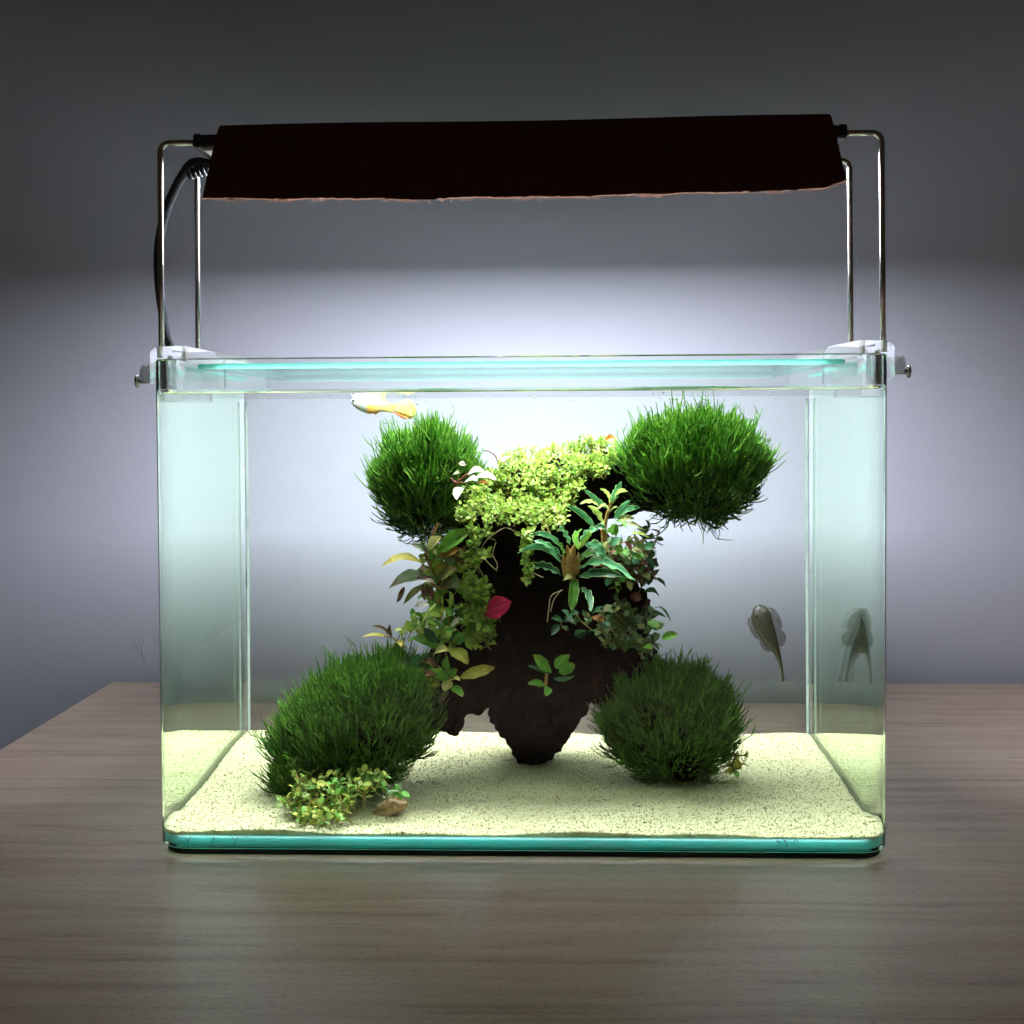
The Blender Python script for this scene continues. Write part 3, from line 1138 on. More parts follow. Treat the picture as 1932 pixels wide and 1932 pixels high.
leafy_bush('right_flank_plant', 'small olive and green leaves between the wavy-leaved plants and the upper right moss', [(1130, 1040), (1180, 1020), (1215, 1030), (1215, 1090), (1180, 1120), (1140, 1090)],
           lambda x, y: .076, 30, .0060, [M['leaf_green'], M['leaf_olive'], M['leaf_teal'], M['darkbush'], M['leaf_rust']], 28, (.3, -.5, .3), (.007, .012))
leafy_bush('right_edge_sprig', 'brown and yellow sprig at the right edge of the lower right moss', [(1368, 1385), (1388, 1380), (1392, 1440), (1374, 1470), (1358, 1450)],
           lambda x, y: .082, 7, .0062, [M['leaf_olivey'], M['leaf_brown'], M['leaf_green']], 26, (.6, -.2, .2), (.005, .009))


# ================================================================== larger-leaved plants, leaf by leaf
LEAF_U = (-1, -.86, -.45, -.10, 0, .10, .45, .86, 1)


def leaf_width(s, shape, q):
    if shape == 'strap':
        return min(1, (s / .22) ** .7) * ((1 - ((s - .55) / .45) ** 2) ** .8 if s > .55 else 1)
    if shape == 'lance':
        return 1.0 if s in (0, 1) and False else (max(0, s) ** .75 * max(0, 1 - s) ** .85) / (.47 ** .75 * .53 ** .85)
    return max(0, math.sin(math.pi * s ** (.80 + .35 * q))) ** (.55 + .25 * q)


def leaf_mesh(b, t, width, arch, face, mat, parent, origin, wave=0, shape='oval', seed=0, fold=.18, twist=0.):
    r = random.Random(seed)
    ax = t - b
    L = ax.length
    d = ax / L
    nrm = (face - d * face.dot(d)).normalized()
    sd = d.cross(nrm).normalized()
    nl = 12
    V, Fc, AC, AL = [], [], [], []
    q = r.random()
    bend = r.gauss(0, .05)
    p1, p2 = r.random() * 6, r.random() * 6
    fr = r.uniform(18, 27) if shape == 'strap' else r.uniform(7, 12)
    lop = r.gauss(0, .07)
    for i in range(nl + 1):
        s = i / nl
        c = b + ax * s + Vector((0, 0, 1)) * (arch * L * 4 * s * (1 - s)) + nrm * (.07 * L * math.sin(math.pi * s)) + sd * (bend * L * math.sin(math.pi * s))
        wd = width * .5 * leaf_width(s, shape, q)
        wd = max(wd * (1 + .06 * math.sin(s * 19 + p1)), .00035 if i < nl else .00008)
        a = twist * (s - .3)
        sdd = sd * math.cos(a) + nrm * math.sin(a)
        nn = nrm * math.cos(a) - sd * math.sin(a)
        curl = fold * (1 + .8 * math.sin(3 * s + p2))
        for u in LEAF_U:
            wv = wave * math.sin(s * fr + p1 + (p2 if u > 0 else 0)) * abs(u) ** 1.6 * width * .32
            V.append(c + sdd * (u * wd * (1 + (lop if u > 0 else -lop))) + nn * (abs(u) ** 1.3 * wd * curl * 1.6 - curl * wd * .6 + wv))
            AC.append(abs(u)); AL.append(s)
    m = len(LEAF_U)
    for i in range(nl):
        for k in range(m - 1):
            a = i * m + k
            Fc.append((a, a + 1, a + m + 1, a + m))
    o = mesh_obj('leaf', V, Fc, mat, parent, True, origin)
    o.data.attributes.new('across', 'FLOAT', 'POINT').data.foreach_set('value', AC)
    o.data.attributes.new('along', 'FLOAT', 'POINT').data.foreach_set('value', AL)
    return o


def plant(name, label, origin_src, Y, conv, rows, stems=(), face=(0, -.75, .62), wave=.14, shape='oval', seed=0, dY=.010, group=None, cat='plant'):
    """rows: (base x, base y, tip x, tip y, width, colour[, arch]) in the crop's own pixels; conv -> source pixels and scale"""
    x0, y0, k = conv
    r = random.Random(seed + 100)
    org = us(x0 + origin_src[0] * k, y0 + origin_src[1] * k, Y)
    root = empty(name, org)
    tag(root, label, cat, group)
    mpp = (us(1000 + 100, 1400, Y) - us(1000, 1400, Y)).length / 100
    for n_, row in enumerate(rows):
        bx, by, tx, ty, wd, colr = row[:6]
        arch = row[6] if len(row) > 6 else .06
        yb = on_wood((x0 + (bx + tx) * .5 * k) * IMG / 2560, (y0 + (by + ty) * .5 * k) * IMG / 2560, on_wood((x0 + bx * k) * IMG / 2560, (y0 + by * k) * IMG / 2560, Y)) + r.uniform(-.002, .001)
        yt = yb - abs(r.gauss(.3, .5)) * dY
        b = us(x0 + bx * k, y0 + by * k, yb)
        t = us(x0 + tx * k, y0 + ty * k, yt)
        f = Vector(face) + Vector((r.gauss(0, .25), 0, r.gauss(0, .2)))
        leaf_mesh(b, t, wd * k * mpp * (1.12 if shape == 'lance' else .92 if shape == 'strap' else 1), arch, f, M[('wavy_' if shape == 'strap' else 'leaf_') + colr],
                  root, org, wave, shape, seed * 50 + n_, r.uniform(.08, .32), r.gauss(0, .4))
    for n_, (pts, rad, mname) in enumerate(stems):
        P = [us(x0 + a * k, y0 + b * k, Y + .002) for a, b in pts]
        rs = rad if isinstance(rad, (int, float)) else None
        V, Fc = tube(smooth_path(P, 5), rad * k * mpp, 6)
        mesh_obj('stem' if mname != 'root' else 'root', V, Fc, M[mname], root, True, org)
    return root


R1 = (900, 1300, .18634)
plant('olive_plant', 'plant with arching olive and orange leaves under the upper left moss', (960, 620), .071, R1, [
    (850, 590, 290, 630, 110, 'yellow', .16), (960, 470, 680, 320, 90, 'grey', .05), (900, 410, 1090, 220, 130, 'pale', .12), (955, 520, 950, 290, 66, 'green', 0),
    (1040, 440, 1490, 120, 200, 'green', .05), (1050, 480, 1345, 390, 150, 'orange', .02), (1130, 600, 1340, 490, 170, 'grey', .05), (1310, 650, 1430, 330, 120, 'brown', 0),
    (1000, 720, 1150, 560, 100, 'yellow', .06), (1060, 780, 1310, 650, 180, 'olive', .08), (870, 600, 820, 700, 80, 'brown', 0), (930, 560, 870, 480, 60, 'brown', 0),
    (1020, 470, 1010, 390, 40, 'white', 0), (960, 640, 1010, 480, 70, 'olive', 0), (1230, 560, 1400, 600, 150, 'olive', .05), (1010, 560, 1110, 500, 80, 'grey', .05)],
    [([(880, 440), (930, 600), (1020, 760), (1110, 900)], 14, 'sheath'), ([(1060, 40), (1010, 120), (990, 200)], 24, 'sheath')], seed=1, shape='lance')
plant('drooping_plant', 'plant with drooping grey-green leaves at the left, browned at the tips', (1080, 880), .069, R1, [
    (990, 780, 740, 770, 60, 'brown', .06), (960, 800, 390, 920, 150, 'grey', .11), (930, 860, 585, 1135, 100, 'olive', .10), (600, 900, 500, 1105, 70, 'brown', .0),
    (1160, 900, 1390, 830, 140, 'grey', .08), (1120, 920, 1300, 770, 120, 'olive', .05), (890, 850, 870, 1080, 110, 'brown', 0), (940, 880, 930, 1100, 60, 'rust', 0),
    (1020, 860, 840, 830, 60, 'white', .05), (1090, 860, 1130, 790, 60, 'yellow', 0)],
    [([(940, 830), (1040, 900), (1180, 930)], 16, 'sheath')], seed=2, shape='lance', wave=.25)
plant('midgreen_plant', 'plant with broad mid-green leaves halfway down the left side', (1120, 1560), .067, R1, [
    (1060, 1120, 1010, 975, 130, 'green', .0), (1190, 1200, 1195, 955, 150, 'lime', .0), (1180, 1170, 1200, 1300, 120, 'green', 0), (1300, 1300, 1340, 1140, 110, 'dark', 0),
    (730, 1170, 940, 1150, 90, 'white', .12), (1090, 1180, 1040, 1050, 55, 'brown', 0), (840, 1420, 1030, 1120, 80, 'lime', .0), (1100, 1300, 810, 1290, 90, 'lime', .1),
    (1110, 1330, 1205, 1165, 60, 'yellow', .05), (1130, 1460, 890, 1370, 150, 'green', .05), (1060, 1690, 720, 1600, 210, 'green', .06), (1040, 1650, 850, 1450, 140, 'dark', .03),
    (1260, 1470, 1085, 1570, 160, 'lime', .03), (1220, 1440, 1400, 1340, 80, 'white', .1), (1190, 1660, 1330, 1500, 140, 'dark', .0), (830, 1450, 800, 1300, 110, 'green', .0),
    (700, 1500, 640, 1340, 130, 'lime', .0), (640, 1540, 470, 1500, 80, 'pale', .1), (760, 1400, 680, 1290, 90, 'lime', .04), (560, 1560, 600, 1420, 70, 'lime', 0),
    (860, 1350, 700, 1280, 80, 'green', .1), (1330, 1290, 1420, 1230, 90, 'pale', 0)],
    [([(1190, 1200), (1195, 1400), (1130, 1560), (1100, 1690)], 12, 'sheath'), ([(640, 1600), (700, 1500), (780, 1400)], 9, 'sheath')], seed=3)
R3 = (900, 1480, .18634)
plant('yellowing_rosette', 'rosette of green and yellowing leaves above the largest moss', (1190, 1170), .062, R3, [
    (1010, 800, 1195, 790, 150, 'pale', .05), (1230, 770, 1455, 970, 190, 'olivey', .06), (1190, 1120, 1170, 860, 130, 'green', 0), (1200, 1140, 1310, 1040, 110, 'green', .05),
    (1350, 1150, 1810, 1010, 160, 'yellow', .07), (1190, 1170, 920, 1030, 150, 'green', .04), (1220, 1190, 1345, 1190, 75, 'pale', .05), (1180, 1180, 1130, 1330, 150, 'pale', 0),
    (1230, 1260, 1380, 1410, 140, 'green', .02), (1190, 1330, 1075, 1525, 110, 'olive', .0), (1080, 1240, 800, 1190, 130, 'yellow', .02), (1060, 990, 820, 930, 150, 'brown', .02), (1130, 1130, 870, 1130, 90, 'brown', .0)],
    [([(1110, 600), (1130, 700), (1190, 1000), (1200, 1200)], 10, 'sheath'), ([(1200, 1180), (1350, 1150)], 12, 'sheath'), ([(1060, 990), (1120, 1090), (1190, 1170)], 12, 'sheath')], seed=4)
plant('dark_rosette', 'small dark blue-green rosette at the right edge of the largest moss', (700, 1100), .060, R3, [
    (700, 1070, 660, 870, 120, 'dark', 0), (720, 1060, 800, 820, 120, 'dark', 0), (740, 1020, 930, 810, 130, 'dark', .03), (690, 1080, 505, 890, 80, 'grey', .08),
    (690, 1080, 430, 990, 80, 'lime', .1), (760, 1110, 915, 1060, 85, 'olive', .04), (700, 1090, 600, 1060, 60, 'green', .1)], seed=5)
plant('yellow_sprig', 'tan sprig with one narrow yellow leaf left above the largest moss', (500, 640), .066, R3, [
    (370, 590, 25, 605, 62, 'yellow', .03), (400, 560, 155, 460, 50, 'brown', .08), (430, 600, 405, 435, 60, 'brown', 0), (520, 650, 600, 700, 80, 'pale', 0), (470, 680, 560, 740, 70, 'yellow', 0),
    (420, 560, 340, 500, 60, 'brown', .05)],
    [([(330, 590), (430, 610), (540, 680), (640, 760)], 9, 'sheath')], seed=6, shape='lance')
plant('red_leaf', 'single crimson leaf in front of the dark driftwood', (1600, 210), .061, R3, [(1665, 300, 2035, 130, 300, 'red', .0)],
      [([(1570, 190), (1620, 240), (1680, 310)], 9, 'sheath')], seed=7, face=(0, -.9, .5), cat='leaf')

R2 = (1280, 1180, .22774)
pe = M['pale_edge']
crown = plant('wavy_leaved_plant', 'rosette of long wavy dark-green leaves with an orange-brown crown', (630, 1150), .058, R2, [
    (570, 880, 195, 690, 70, 'teal', .14), (550, 930, 230, 755, 74, 'teal', .12), (545, 1000, 65, 890, 84, 'teal', .16), (535, 1130, 190, 1040, 110, 'dark', .10),
    (640, 800, 500, 585, 90, 'teal', .05), (715, 830, 770, 630, 70, 'green', .0), (735, 800, 950, 640, 90, 'teal', .1), (720, 850, 890, 640, 60, 'lime', .12),
    (790, 790, 1040, 1010, 120, 'teal', .10), (720, 1010, 900, 890, 60, 'green', .1), (720, 1060, 1345, 1195, 120, 'teal', .14), (735, 1150, 1220, 1150, 110, 'dark', .04),
    (680, 1160, 650, 1525, 120, 'green', 0), (760, 1270, 865, 1540, 90, 'dark', .03), (560, 900, 500, 780, 70, 'green', .05), (730, 930, 1090, 960, 100, 'dark', .12), (690, 1180, 560, 1190, 60, 'olive', .0)],
    wave=.6, shape='strap', seed=8, dY=.016)
bag = Bag()
mpp2 = (us(1100, 1400, .058) - us(1000, 1400, .058)).length / 100 * R2[2]
for (bx, by, tx, ty, wd) in ((630, 1170, 640, 850, 160), (600, 1120, 560, 900, 90), (690, 1120, 730, 880, 90), (640, 1000, 680, 790, 90), (640, 950, 600, 800, 70)):
    b, t = us(R2[0] + bx * R2[2], R2[1] + by * R2[2], .058), us(R2[0] + tx * R2[2], R2[1] + ty * R2[2], .056)
    V, Fc = tube([b.lerp(t, k / 5) for k in range(6)], [wd * .5 * mpp2 * q for q in (.75, 1, .95, .75, .45, .08)], 8)
    bag.add(V, Fc)
bag.build('crown_sheath', M['sheath'], crown, True, crown.location)
plant('upper_wavy_plant', 'taller wavy-leaved plant climbing below the upper right moss', (1060, 620), .066, R2, [
    (1090, 330, 1205, 105, 96, 'teal', .02), (1070, 340, 965, 180, 50, 'lime', .03), (1110, 340, 1270, 215, 60, 'lime', .08), (1040, 395, 775, 185, 60, 'teal', .06),
    (960, 400, 740, 350, 60, 'lime', .1), (1000, 570, 835, 370, 84, 'lime', .06), (910, 610, 595, 360, 70, 'teal', .03), (1120, 500, 1295, 305, 90, 'teal', .04),
    (1130, 520, 1405, 390, 80, 'teal', .1), (1150, 550, 1345, 510, 70, 'pale', .1), (1120, 540, 1255, 615, 60, 'green', .1), (1090, 690, 1140, 560, 130, 'green', 0),
    (960, 900, 1040, 760, 96, 'pale', .0), (1120, 890, 1190, 750, 110, 'green', 0), (1170, 880, 1270, 930, 120, 'green', .08), (1040, 660, 910, 600, 70, 'teal', .12),
    (1060, 430, 940, 410, 40, 'pale', .1), (1080, 430, 1160, 385, 36, 'lime', .1), (1130, 620, 1450, 640, 60, 'olive', .12), (1300, 680, 1500, 720, 40, 'lime', .1), (1000, 860, 860, 780, 80, 'teal', .12)],
    [([(1080, 300), (1075, 380), (1040, 470), (1020, 600), (1000, 740)], 18, 'sheath'), ([(1000, 620), (1010, 700), (1010, 760)], 34, 'sheath')], wave=.55, shape='strap', seed=9, dY=.014)
plant('round_leaved_plant', 'cluster of small round dark-green leaves below the wavy-leaved crown', (600, 1680), .064, R2, [
    (560, 1650, 430, 1600, 76, 'dark', .02), (650, 1560, 565, 1650, 76, 'dark', 0), (520, 1680, 430, 1790, 80, 'dark', 0), (690, 1790, 820, 1740, 110, 'dark', .0),
    (830, 1760, 905, 1750, 56, 'dark', 0), (560, 1690, 620, 1740, 50, 'dark', 0), (790, 1620, 845, 1580, 56, 'grey', 0), (700, 1520, 640, 1560, 70, 'dark', 0),
    (880, 1560, 1000, 1480, 70, 'dark', .03), (880, 1590, 1010, 1640, 100, 'orange', .02), (620, 1620, 700, 1680, 60, 'grey', 0), (740, 1640, 690, 1590, 60, 'dark', 0),
    (560, 1510, 610, 1580, 60, 'dark', 0), (1000, 1640, 1070, 1690, 70, 'dark', 0), (1490, 1640, 1610, 1720, 100, 'green', .03), (1640, 1820, 1820, 1790, 110, 'green', .08), (1430, 1920, 1540, 1940, 90, 'green', 0)],
    [([(520, 1600), (550, 1700), (600, 1740)], 7, 'sheath'), ([(700, 1560), (760, 1640), (880, 1740)], 7, 'sheath')], seed=10)
plant('drooping_brown_leaves', 'brown and dark leaves hanging at the right of the wavy-leaved crown', (1340, 1250), .078, R2, [
    (1400, 1040, 1490, 1250, 150, 'dark', 0), (1250, 1020, 1390, 1050, 130, 'brown', .03), (1300, 1340, 1420, 1400, 120, 'rust', 0), (1440, 1310, 1610, 1360, 80, 'dark', .12),
    (1470, 930, 1550, 1060, 96, 'dark', .0), (1280, 880, 1430, 870, 50, 'olive', .06), (1440, 1480, 1520, 1410, 110, 'rust', .0), (1290, 1200, 1300, 1300, 80, 'pale', .0),
    (1400, 860, 1580, 840, 60, 'brown', .06), (1260, 820, 1320, 770, 60, 'dark', 0), (1370, 1010, 1430, 1000, 50, 'dark', 0), (1560, 1500, 1740, 1640, 40, 'dark', .15), (1450, 1570, 1690, 1600, 50, 'dark', .12)],
    [([(1370, 660), (1470, 770), (1450, 900), (1400, 1050), (1440, 1200), (1380, 1330)], 9, 'cable'), ([(1340, 700), (1370, 800), (1450, 850)], 9, 'sheath')], seed=11)
R5 = (1240, 1480, .3416)
plant('shadow_plant', 'small deep-green plant on the shaded front of the driftwood', (365, 660), .060, R5, [
    (405, 590, 270, 460, 84, 'green', .02), (440, 560, 540, 460, 84, 'green', .0), (460, 590, 575, 530, 96, 'green', .03), (390, 600, 235, 540, 40, 'dark', .05),
    (350, 680, 232, 670, 52, 'green', .02), (370, 690, 365, 762, 66, 'green', 0), (420, 630, 580, 610, 50, 'dark', -.1)],
    [([(370, 600), (365, 650), (360, 690)], 12, 'sheath')], seed=12)
R4 = (1080, 1080, .2588)
plant('pale_pink_plant', 'plant with pale pinkish-white leaves and red stems beside the upper left moss', (250, 490), .068, R4, [
    (310, 490, 440, 470, 84, 'white', .05), (350, 410, 510, 380, 70, 'white', .06), (430, 430, 625, 465, 90, 'white', .08), (240, 535, 240, 655, 112, 'white', 0),
    (440, 490, 560, 500, 50, 'orange', .03), (260, 300, 330, 320, 50, 'white', 0), (200, 420, 270, 400, 60, 'grey', .06)],
    [([(180, 450), (230, 490), (300, 490)], 14, 'leaf_rust'), ([(230, 530), (240, 490), (300, 440), (350, 400)], 9, 'leaf_rust')], seed=13)
plant('white_leaf_sprig', 'sprig with thin white leaves sticking up left of the lime carpet', (660, 300), .09, R4, [
    (690, 290, 760, 235, 70, 'white', .0), (690, 200, 580, 110, 60, 'white', .1), (640, 270, 620, 200, 60, 'white', .0), (560, 240, 600, 290, 50, 'white', 0), (690, 300, 770, 220, 40, 'orange', .02)],
    [([(490, 180), (560, 190), (620, 240), (640, 310)], 6, 'leaf_brown'), ([(640, 310), (680, 260), (690, 210)], 7, 'leaf_orange')], seed=14)
plant('orange_leaf', 'single orange leaf between the lime carpet and the upper right moss', (1770, 80), .088, R4, [(1790, 70, 1665, 85, 66, 'orange', .08)], seed=15, cat='leaf')

# pale roots hanging from the carpet
roots = empty('hanging_roots', us(1215, 1370, .062))
tag(roots, 'pale thread-like roots hanging over the left of the driftwood', 'roots')
for pts in ([(1225, 1340), (1205, 1370), (1215, 1400), (1240, 1425)], [(1240, 1355), (1232, 1385), (1243, 1410), (1241, 1428)], [(1195, 1360), (1190, 1400), (1208, 1440)],
            [(1215, 1350), (1260, 1320), (1290, 1330)], [(1405, 1475), (1378, 1490), (1372, 1520), (1368, 1555)], [(1400, 1478), (1384, 1500), (1376, 1530)], [(1330, 1430), (1345, 1438), (1358, 1444)]):
    P = [us(a, b, .062) for a, b in pts]
    V, Fc = tube(smooth_path(P, 5), .00028, 4)
    mesh_obj('root', V, Fc, M['root'], roots, True, roots.location)

# ================================================================== stone
c = sand_hit(735, 1540)
bm = bmesh.new()
bmesh.ops.create_icosphere(bm, subdivisions=3, radius=1)
for v in bm.verts:
    x, y, z = v.co
    k = 1 + .16 * math.sin(3.1 * x + 5 * z) + .10 * math.sin(7 * y + 4 * x) + .05 * math.sin(13 * z + 9 * x)
    hx = .0085 * k * x
    hz = (.0062 if x > .0 else .0062 * (1 + .75 * x)) * z * k
    if z > .2: hz = min(hz, .0046 + .0012 * math.sin(4 * x))
    v.co = Vector((hx, .006 * k * y, hz + hx * .28))
st = bm_obj('stone', bm, M['stone'], None, False, (c.x, c.y + .004, sand_z(c.x, c.y + .004) + .0040))
tag(st, 'small pointed tan stone on the sand beside the foreground bush', 'stone')

# ================================================================== fish
def mat_guppy():
    m, nt, out = new_mat('pale_fish_skin')
    p = principled(nt, out, .35, .5)
    t = N(nt, 'ShaderNodeTexCoord')
    s = N(nt, 'ShaderNodeSeparateXYZ')
    nt.links.new(t.outputs['Object'], s.inputs[0])
    mr = N(nt, 'ShaderNodeMapRange'); mr.inputs[1].default_value = -.011; mr.inputs[2].default_value = .012
    nt.links.new(s.outputs['X'], mr.inputs[0])
    r1 = ramp(nt, mr.outputs[0], [(0, (.80, .84, .84)), (.45, (.88, .86, .74)), (.75, (.88, .82, .45)), (1, (.75, .62, .15))])
    r2 = ramp(nt, mr.outputs[0], [(0, (.55, .40, .34)), (.28, (.35, .45, .42)), (.45, (.75, .40, .06)), (.75, (.70, .50, .20)), (1, (.6, .5, .12))])
    mz = N(nt, 'ShaderNodeMapRange'); mz.inputs[1].default_value = -.0012; mz.inputs[2].default_value = -.0028
    nt.links.new(s.outputs['Z'], mz.inputs[0])
    mx = N(nt, 'ShaderNodeMix', data_type='RGBA')
    nt.links.new(mz.outputs[0], mx.inputs[0]); nt.links.new(r1.outputs[0], mx.inputs[6]); nt.links.new(r2.outputs[0], mx.inputs[7])
    nt.links.new(mx.outputs[2], p.inputs['Base Color'])
    return m


M['guppy'] = mat_guppy()
M['fin_yellow'] = mat_leaf('yellow_fin', [(.3, (.88, .78, .16)), (.7, (.90, .84, .42))], .5, .35, island=False)
M['fin_red'] = mat_leaf('red_fin', [(.3, (.80, .22, .05)), (.7, (.85, .40, .15))], .5, .35, island=False)
M['eye'] = mat_plain('fish_eye', (.01, .01, .012), (.02, .02, .02), 100, .1)
YF = .150
fc = us(930, 1003, YF)
guppy = empty('fish', fc)
tag(guppy, 'small pale yellow fish just under the water surface at upper left', 'fish')
fs = (us(1000, 1003, YF) - us(900, 1003, YF)).length / 100        # metres per source pixel
secs = [(-51, 0, 1, 1), (-49, 0, 4, 3.5), (-42, -.5, 9.5, 7), (-30, -2, 15, 10), (-12, -5, 19, 12), (2, -7, 18.5, 11), (16, -8, 14, 8), (30, -11, 10.5, 5), (44, -15, 9, 3.2), (54, -18, 9.5, 1.6)]
V, Fc = [], []
ns = 14
for (x, zc_, h, wd) in secs:
    for k in range(ns):
        a = 2 * math.pi * k / ns
        V.append((x * fs, wd * fs * math.sin(a), (zc_ - .12 * h + 1.32 * h * math.cos(a)) * fs))
for i in range(len(secs) - 1):
    for k in range(ns):
        k2 = (k + 1) % ns
        Fc.append((i * ns + k, i * ns + k2, (i + 1) * ns + k2, (i + 1) * ns + k))
Fc += [tuple(range(ns))[::-1], tuple((len(secs) - 1) * ns + k for k in range(ns))]
body = mesh_obj('body', V, Fc, M['guppy'], guppy, True)
body.modifiers.new('smooth', 'SUBSURF').render_levels = 2


def fin(name, root_pts, tip_pts, mat, parent, wav=.0006, thick=.00025, nrow=6):
    """fin fanned between a root polyline and a tip polyline, with a little thickness and ripple"""
    n = len(root_pts)
    V, Fc = [], []
    for sgn in (-1, 1):
        for j in range(nrow + 1):
            s = j / nrow
            for i in range(n):
                p = Vector(root_pts[i]).lerp(Vector(tip_pts[i]), s)
                p = p + Vector((0, wav * math.sin(i * 1.7 + s * 3) * s + sgn * thick * .5 * (1 - .7 * s), 0))
                V.append(p)
    h = (nrow + 1) * n
    for j in range(nrow):
        for i in range(n - 1):
            a = j * n + i
            Fc.append((a, a + 1, a + n + 1, a + n))
            Fc.append((h + a + n, h + a + n + 1, h + a + 1, h + a))
    ed = [i for i in range(n)] + [j * n + n - 1 for j in range(1, nrow + 1)] + [nrow * n + i for i in range(n - 2, -1, -1)] + [j * n for j in range(nrow - 1, 0, -1)]
    for a, b in zip(ed, ed[1:] + ed[:1]):
        Fc.append((b, a, h + a, h + b))
    return mesh_obj(name, V, Fc, mat, parent, True)


def fp(x, z): return (x * fs, 0, z * fs)
fin('tail_fin', [fp(51, -10), fp(52, -13), fp(52, -17), fp(52, -20), fp(51, -24)], [fp(92, 6), fp(107, -4), fp(112, -20), fp(110, -36), fp(97, -46)], M['fin_yellow'], guppy)
fin('tail_fin_tip', [fp(46, -24), fp(49, -25.5), fp(51, -26)], [fp(82, -46), fp(86, -45), fp(94, -42)], M['fin_red'], guppy)
fin('dorsal_fin', [fp(8, 6), fp(14, 4), fp(20, 2)], [fp(30, 12), fp(36, 6), fp(38, 0)], M['fin_yellow'], guppy)
fin('anal_fin', [fp(2, -24), fp(8, -22), fp(13, -20)], [fp(8, -34), fp(16, -31), fp(22, -26)], M['fin_red'], guppy)
for sgn in (-1, 1):
    bm = bmesh.new()
    bmesh.ops.create_uvsphere(bm, u_segments=10, v_segments=8, radius=3.1 * fs, matrix=Matrix.Translation((-43.5 * fs, sgn * 5.2 * fs, 1.5 * fs)))
    bm_obj('eye', bm, M['eye'], guppy, True)

# loach clinging to the back pane
def mat_loach(name, c1, c2, trans, alpha):
    m, nt, out = new_mat(name)
    p = N(nt, 'ShaderNodeBsdfPrincipled')
    p.inputs['Roughness'].default_value = .45
    vec = coords(nt)
    wv = N(nt, 'ShaderNodeTexVoronoi'); wv.feature = 'DISTANCE_TO_EDGE'
    wv.inputs['Scale'].default_value = 620
    nt.links.new(vec, wv.inputs[0])
    r = ramp(nt, wv.outputs[0], [(.04, c2), (.16, c1)])
    nt.links.new(r.outputs[0], p.inputs['Base Color'])
    t = N(nt, 'ShaderNodeBsdfTranslucent')
    nt.links.new(r.outputs[0], t.inputs[0])
    ms = N(nt, 'ShaderNodeMixShader'); ms.inputs[0].default_value = trans
    nt.links.new(p.outputs[0], ms.inputs[1]); nt.links.new(t.outputs[0], ms.inputs[2])
    tr = N(nt, 'ShaderNodeBsdfTransparent')
    m2 = N(nt, 'ShaderNodeMixShader'); m2.inputs[0].default_value = alpha
    nt.links.new(tr.outputs[0], m2.inputs[1]); nt.links.new(ms.outputs[0], m2.inputs[2])
    nt.links.new(m2.outputs[0], out.inputs[0])
    return m


M['loach'] = mat_loach('spotted_fish_skin', (.004, .0032, .0016), (.05, .042, .024), .05, 1)
M['loach_fin'] = mat_loach('clear_spotted_fin', (.02, .017, .009), (.10, .09, .06), .4, .36)
M['loach_rim'] = mat_plain('fin_rim', (.03, .03, .02), (.06, .06, .045), 300, .5)
YL = .191 - THICK - .0018
RL = (1840, 1490, .19669)
def lp(zx, zy, dy=0): return us(RL[0] + zx * RL[2], RL[1] + zy * RL[2], YL + dy)
lc = lp(340, 400)
loach = empty('loach', lc)
tag(loach, 'spotted flat-bodied fish with round fins clinging to the back pane at right', 'fish')
mpl = (lp(400, 400) - lp(300, 400)).length / 100
spine = [(255, 120, 10, .3), (268, 160, 62, .5), (282, 220, 100, .8), (305, 300, 108, 1), (338, 390, 100, 1), (372, 470, 92, .95), (410, 555, 78, .85), (455, 640, 60, .7), (495, 720, 38, .5), (520, 790, 27, .42), (540, 870, 20, .35), (557, 950, 14, .3), (568, 1020, 13, .22), (574, 1085, 17, .12)]
V, Fc = [], []
for i, (x, y, wd, h) in enumerate(spine):
    c_ = lp(x, y)
    a, b = spine[max(0, i - 1)], spine[min(len(spine) - 1, i + 1)]
    t = (lp(b[0], b[1]) - lp(a[0], a[1])).normalized()
    sd = t.cross(Vector((0, 1, 0))).normalized()
    for k in range(12):
        ang = 2 * math.pi * k / 12
        off = math.sin(ang)
        V.append(c_ + sd * (wd * 1.18 * mpl * math.cos(ang)) + Vector((0, -1, 0)) * (h * .0045 * max(off, 0) + h * .0008 * min(off, 0)))
for i in range(len(spine) - 1):
    for k in range(12):
        k2 = (k + 1) % 12
        Fc.append((i * 12 + k, i * 12 + k2, i * 12 + 12 + k2, i * 12 + 12 + k))
Fc += [tuple(range(12))[::-1], tuple((len(spine) - 1) * 12 + k for k in range(12))]
mesh_obj('body', V, Fc, M['loach'], loach, True, lc)
FIN = {'left_pectoral': [(190, 200), (170, 260), (135, 290), (135, 350), (160, 430), (205, 505), (260, 550), (320, 500), (290, 330), (240, 220)],
       'left_pelvic': [(275, 555), (290, 620), (330, 680), (380, 702), (440, 685), (430, 600), (360, 520)],
       'right_pectoral': [(385, 150), (430, 155), (490, 205), (535, 290), (556, 370), (540, 410), (480, 440), (400, 420), (350, 300), (350, 180)],
       'right_pelvic': [(480, 420), (545, 430), (590, 480), (605, 545), (585, 605), (545, 640), (515, 600), (450, 520)],
       'head_rim': [(190, 200), (205, 150), (260, 115), (330, 125), (375, 165), (350, 230), (240, 240)]}
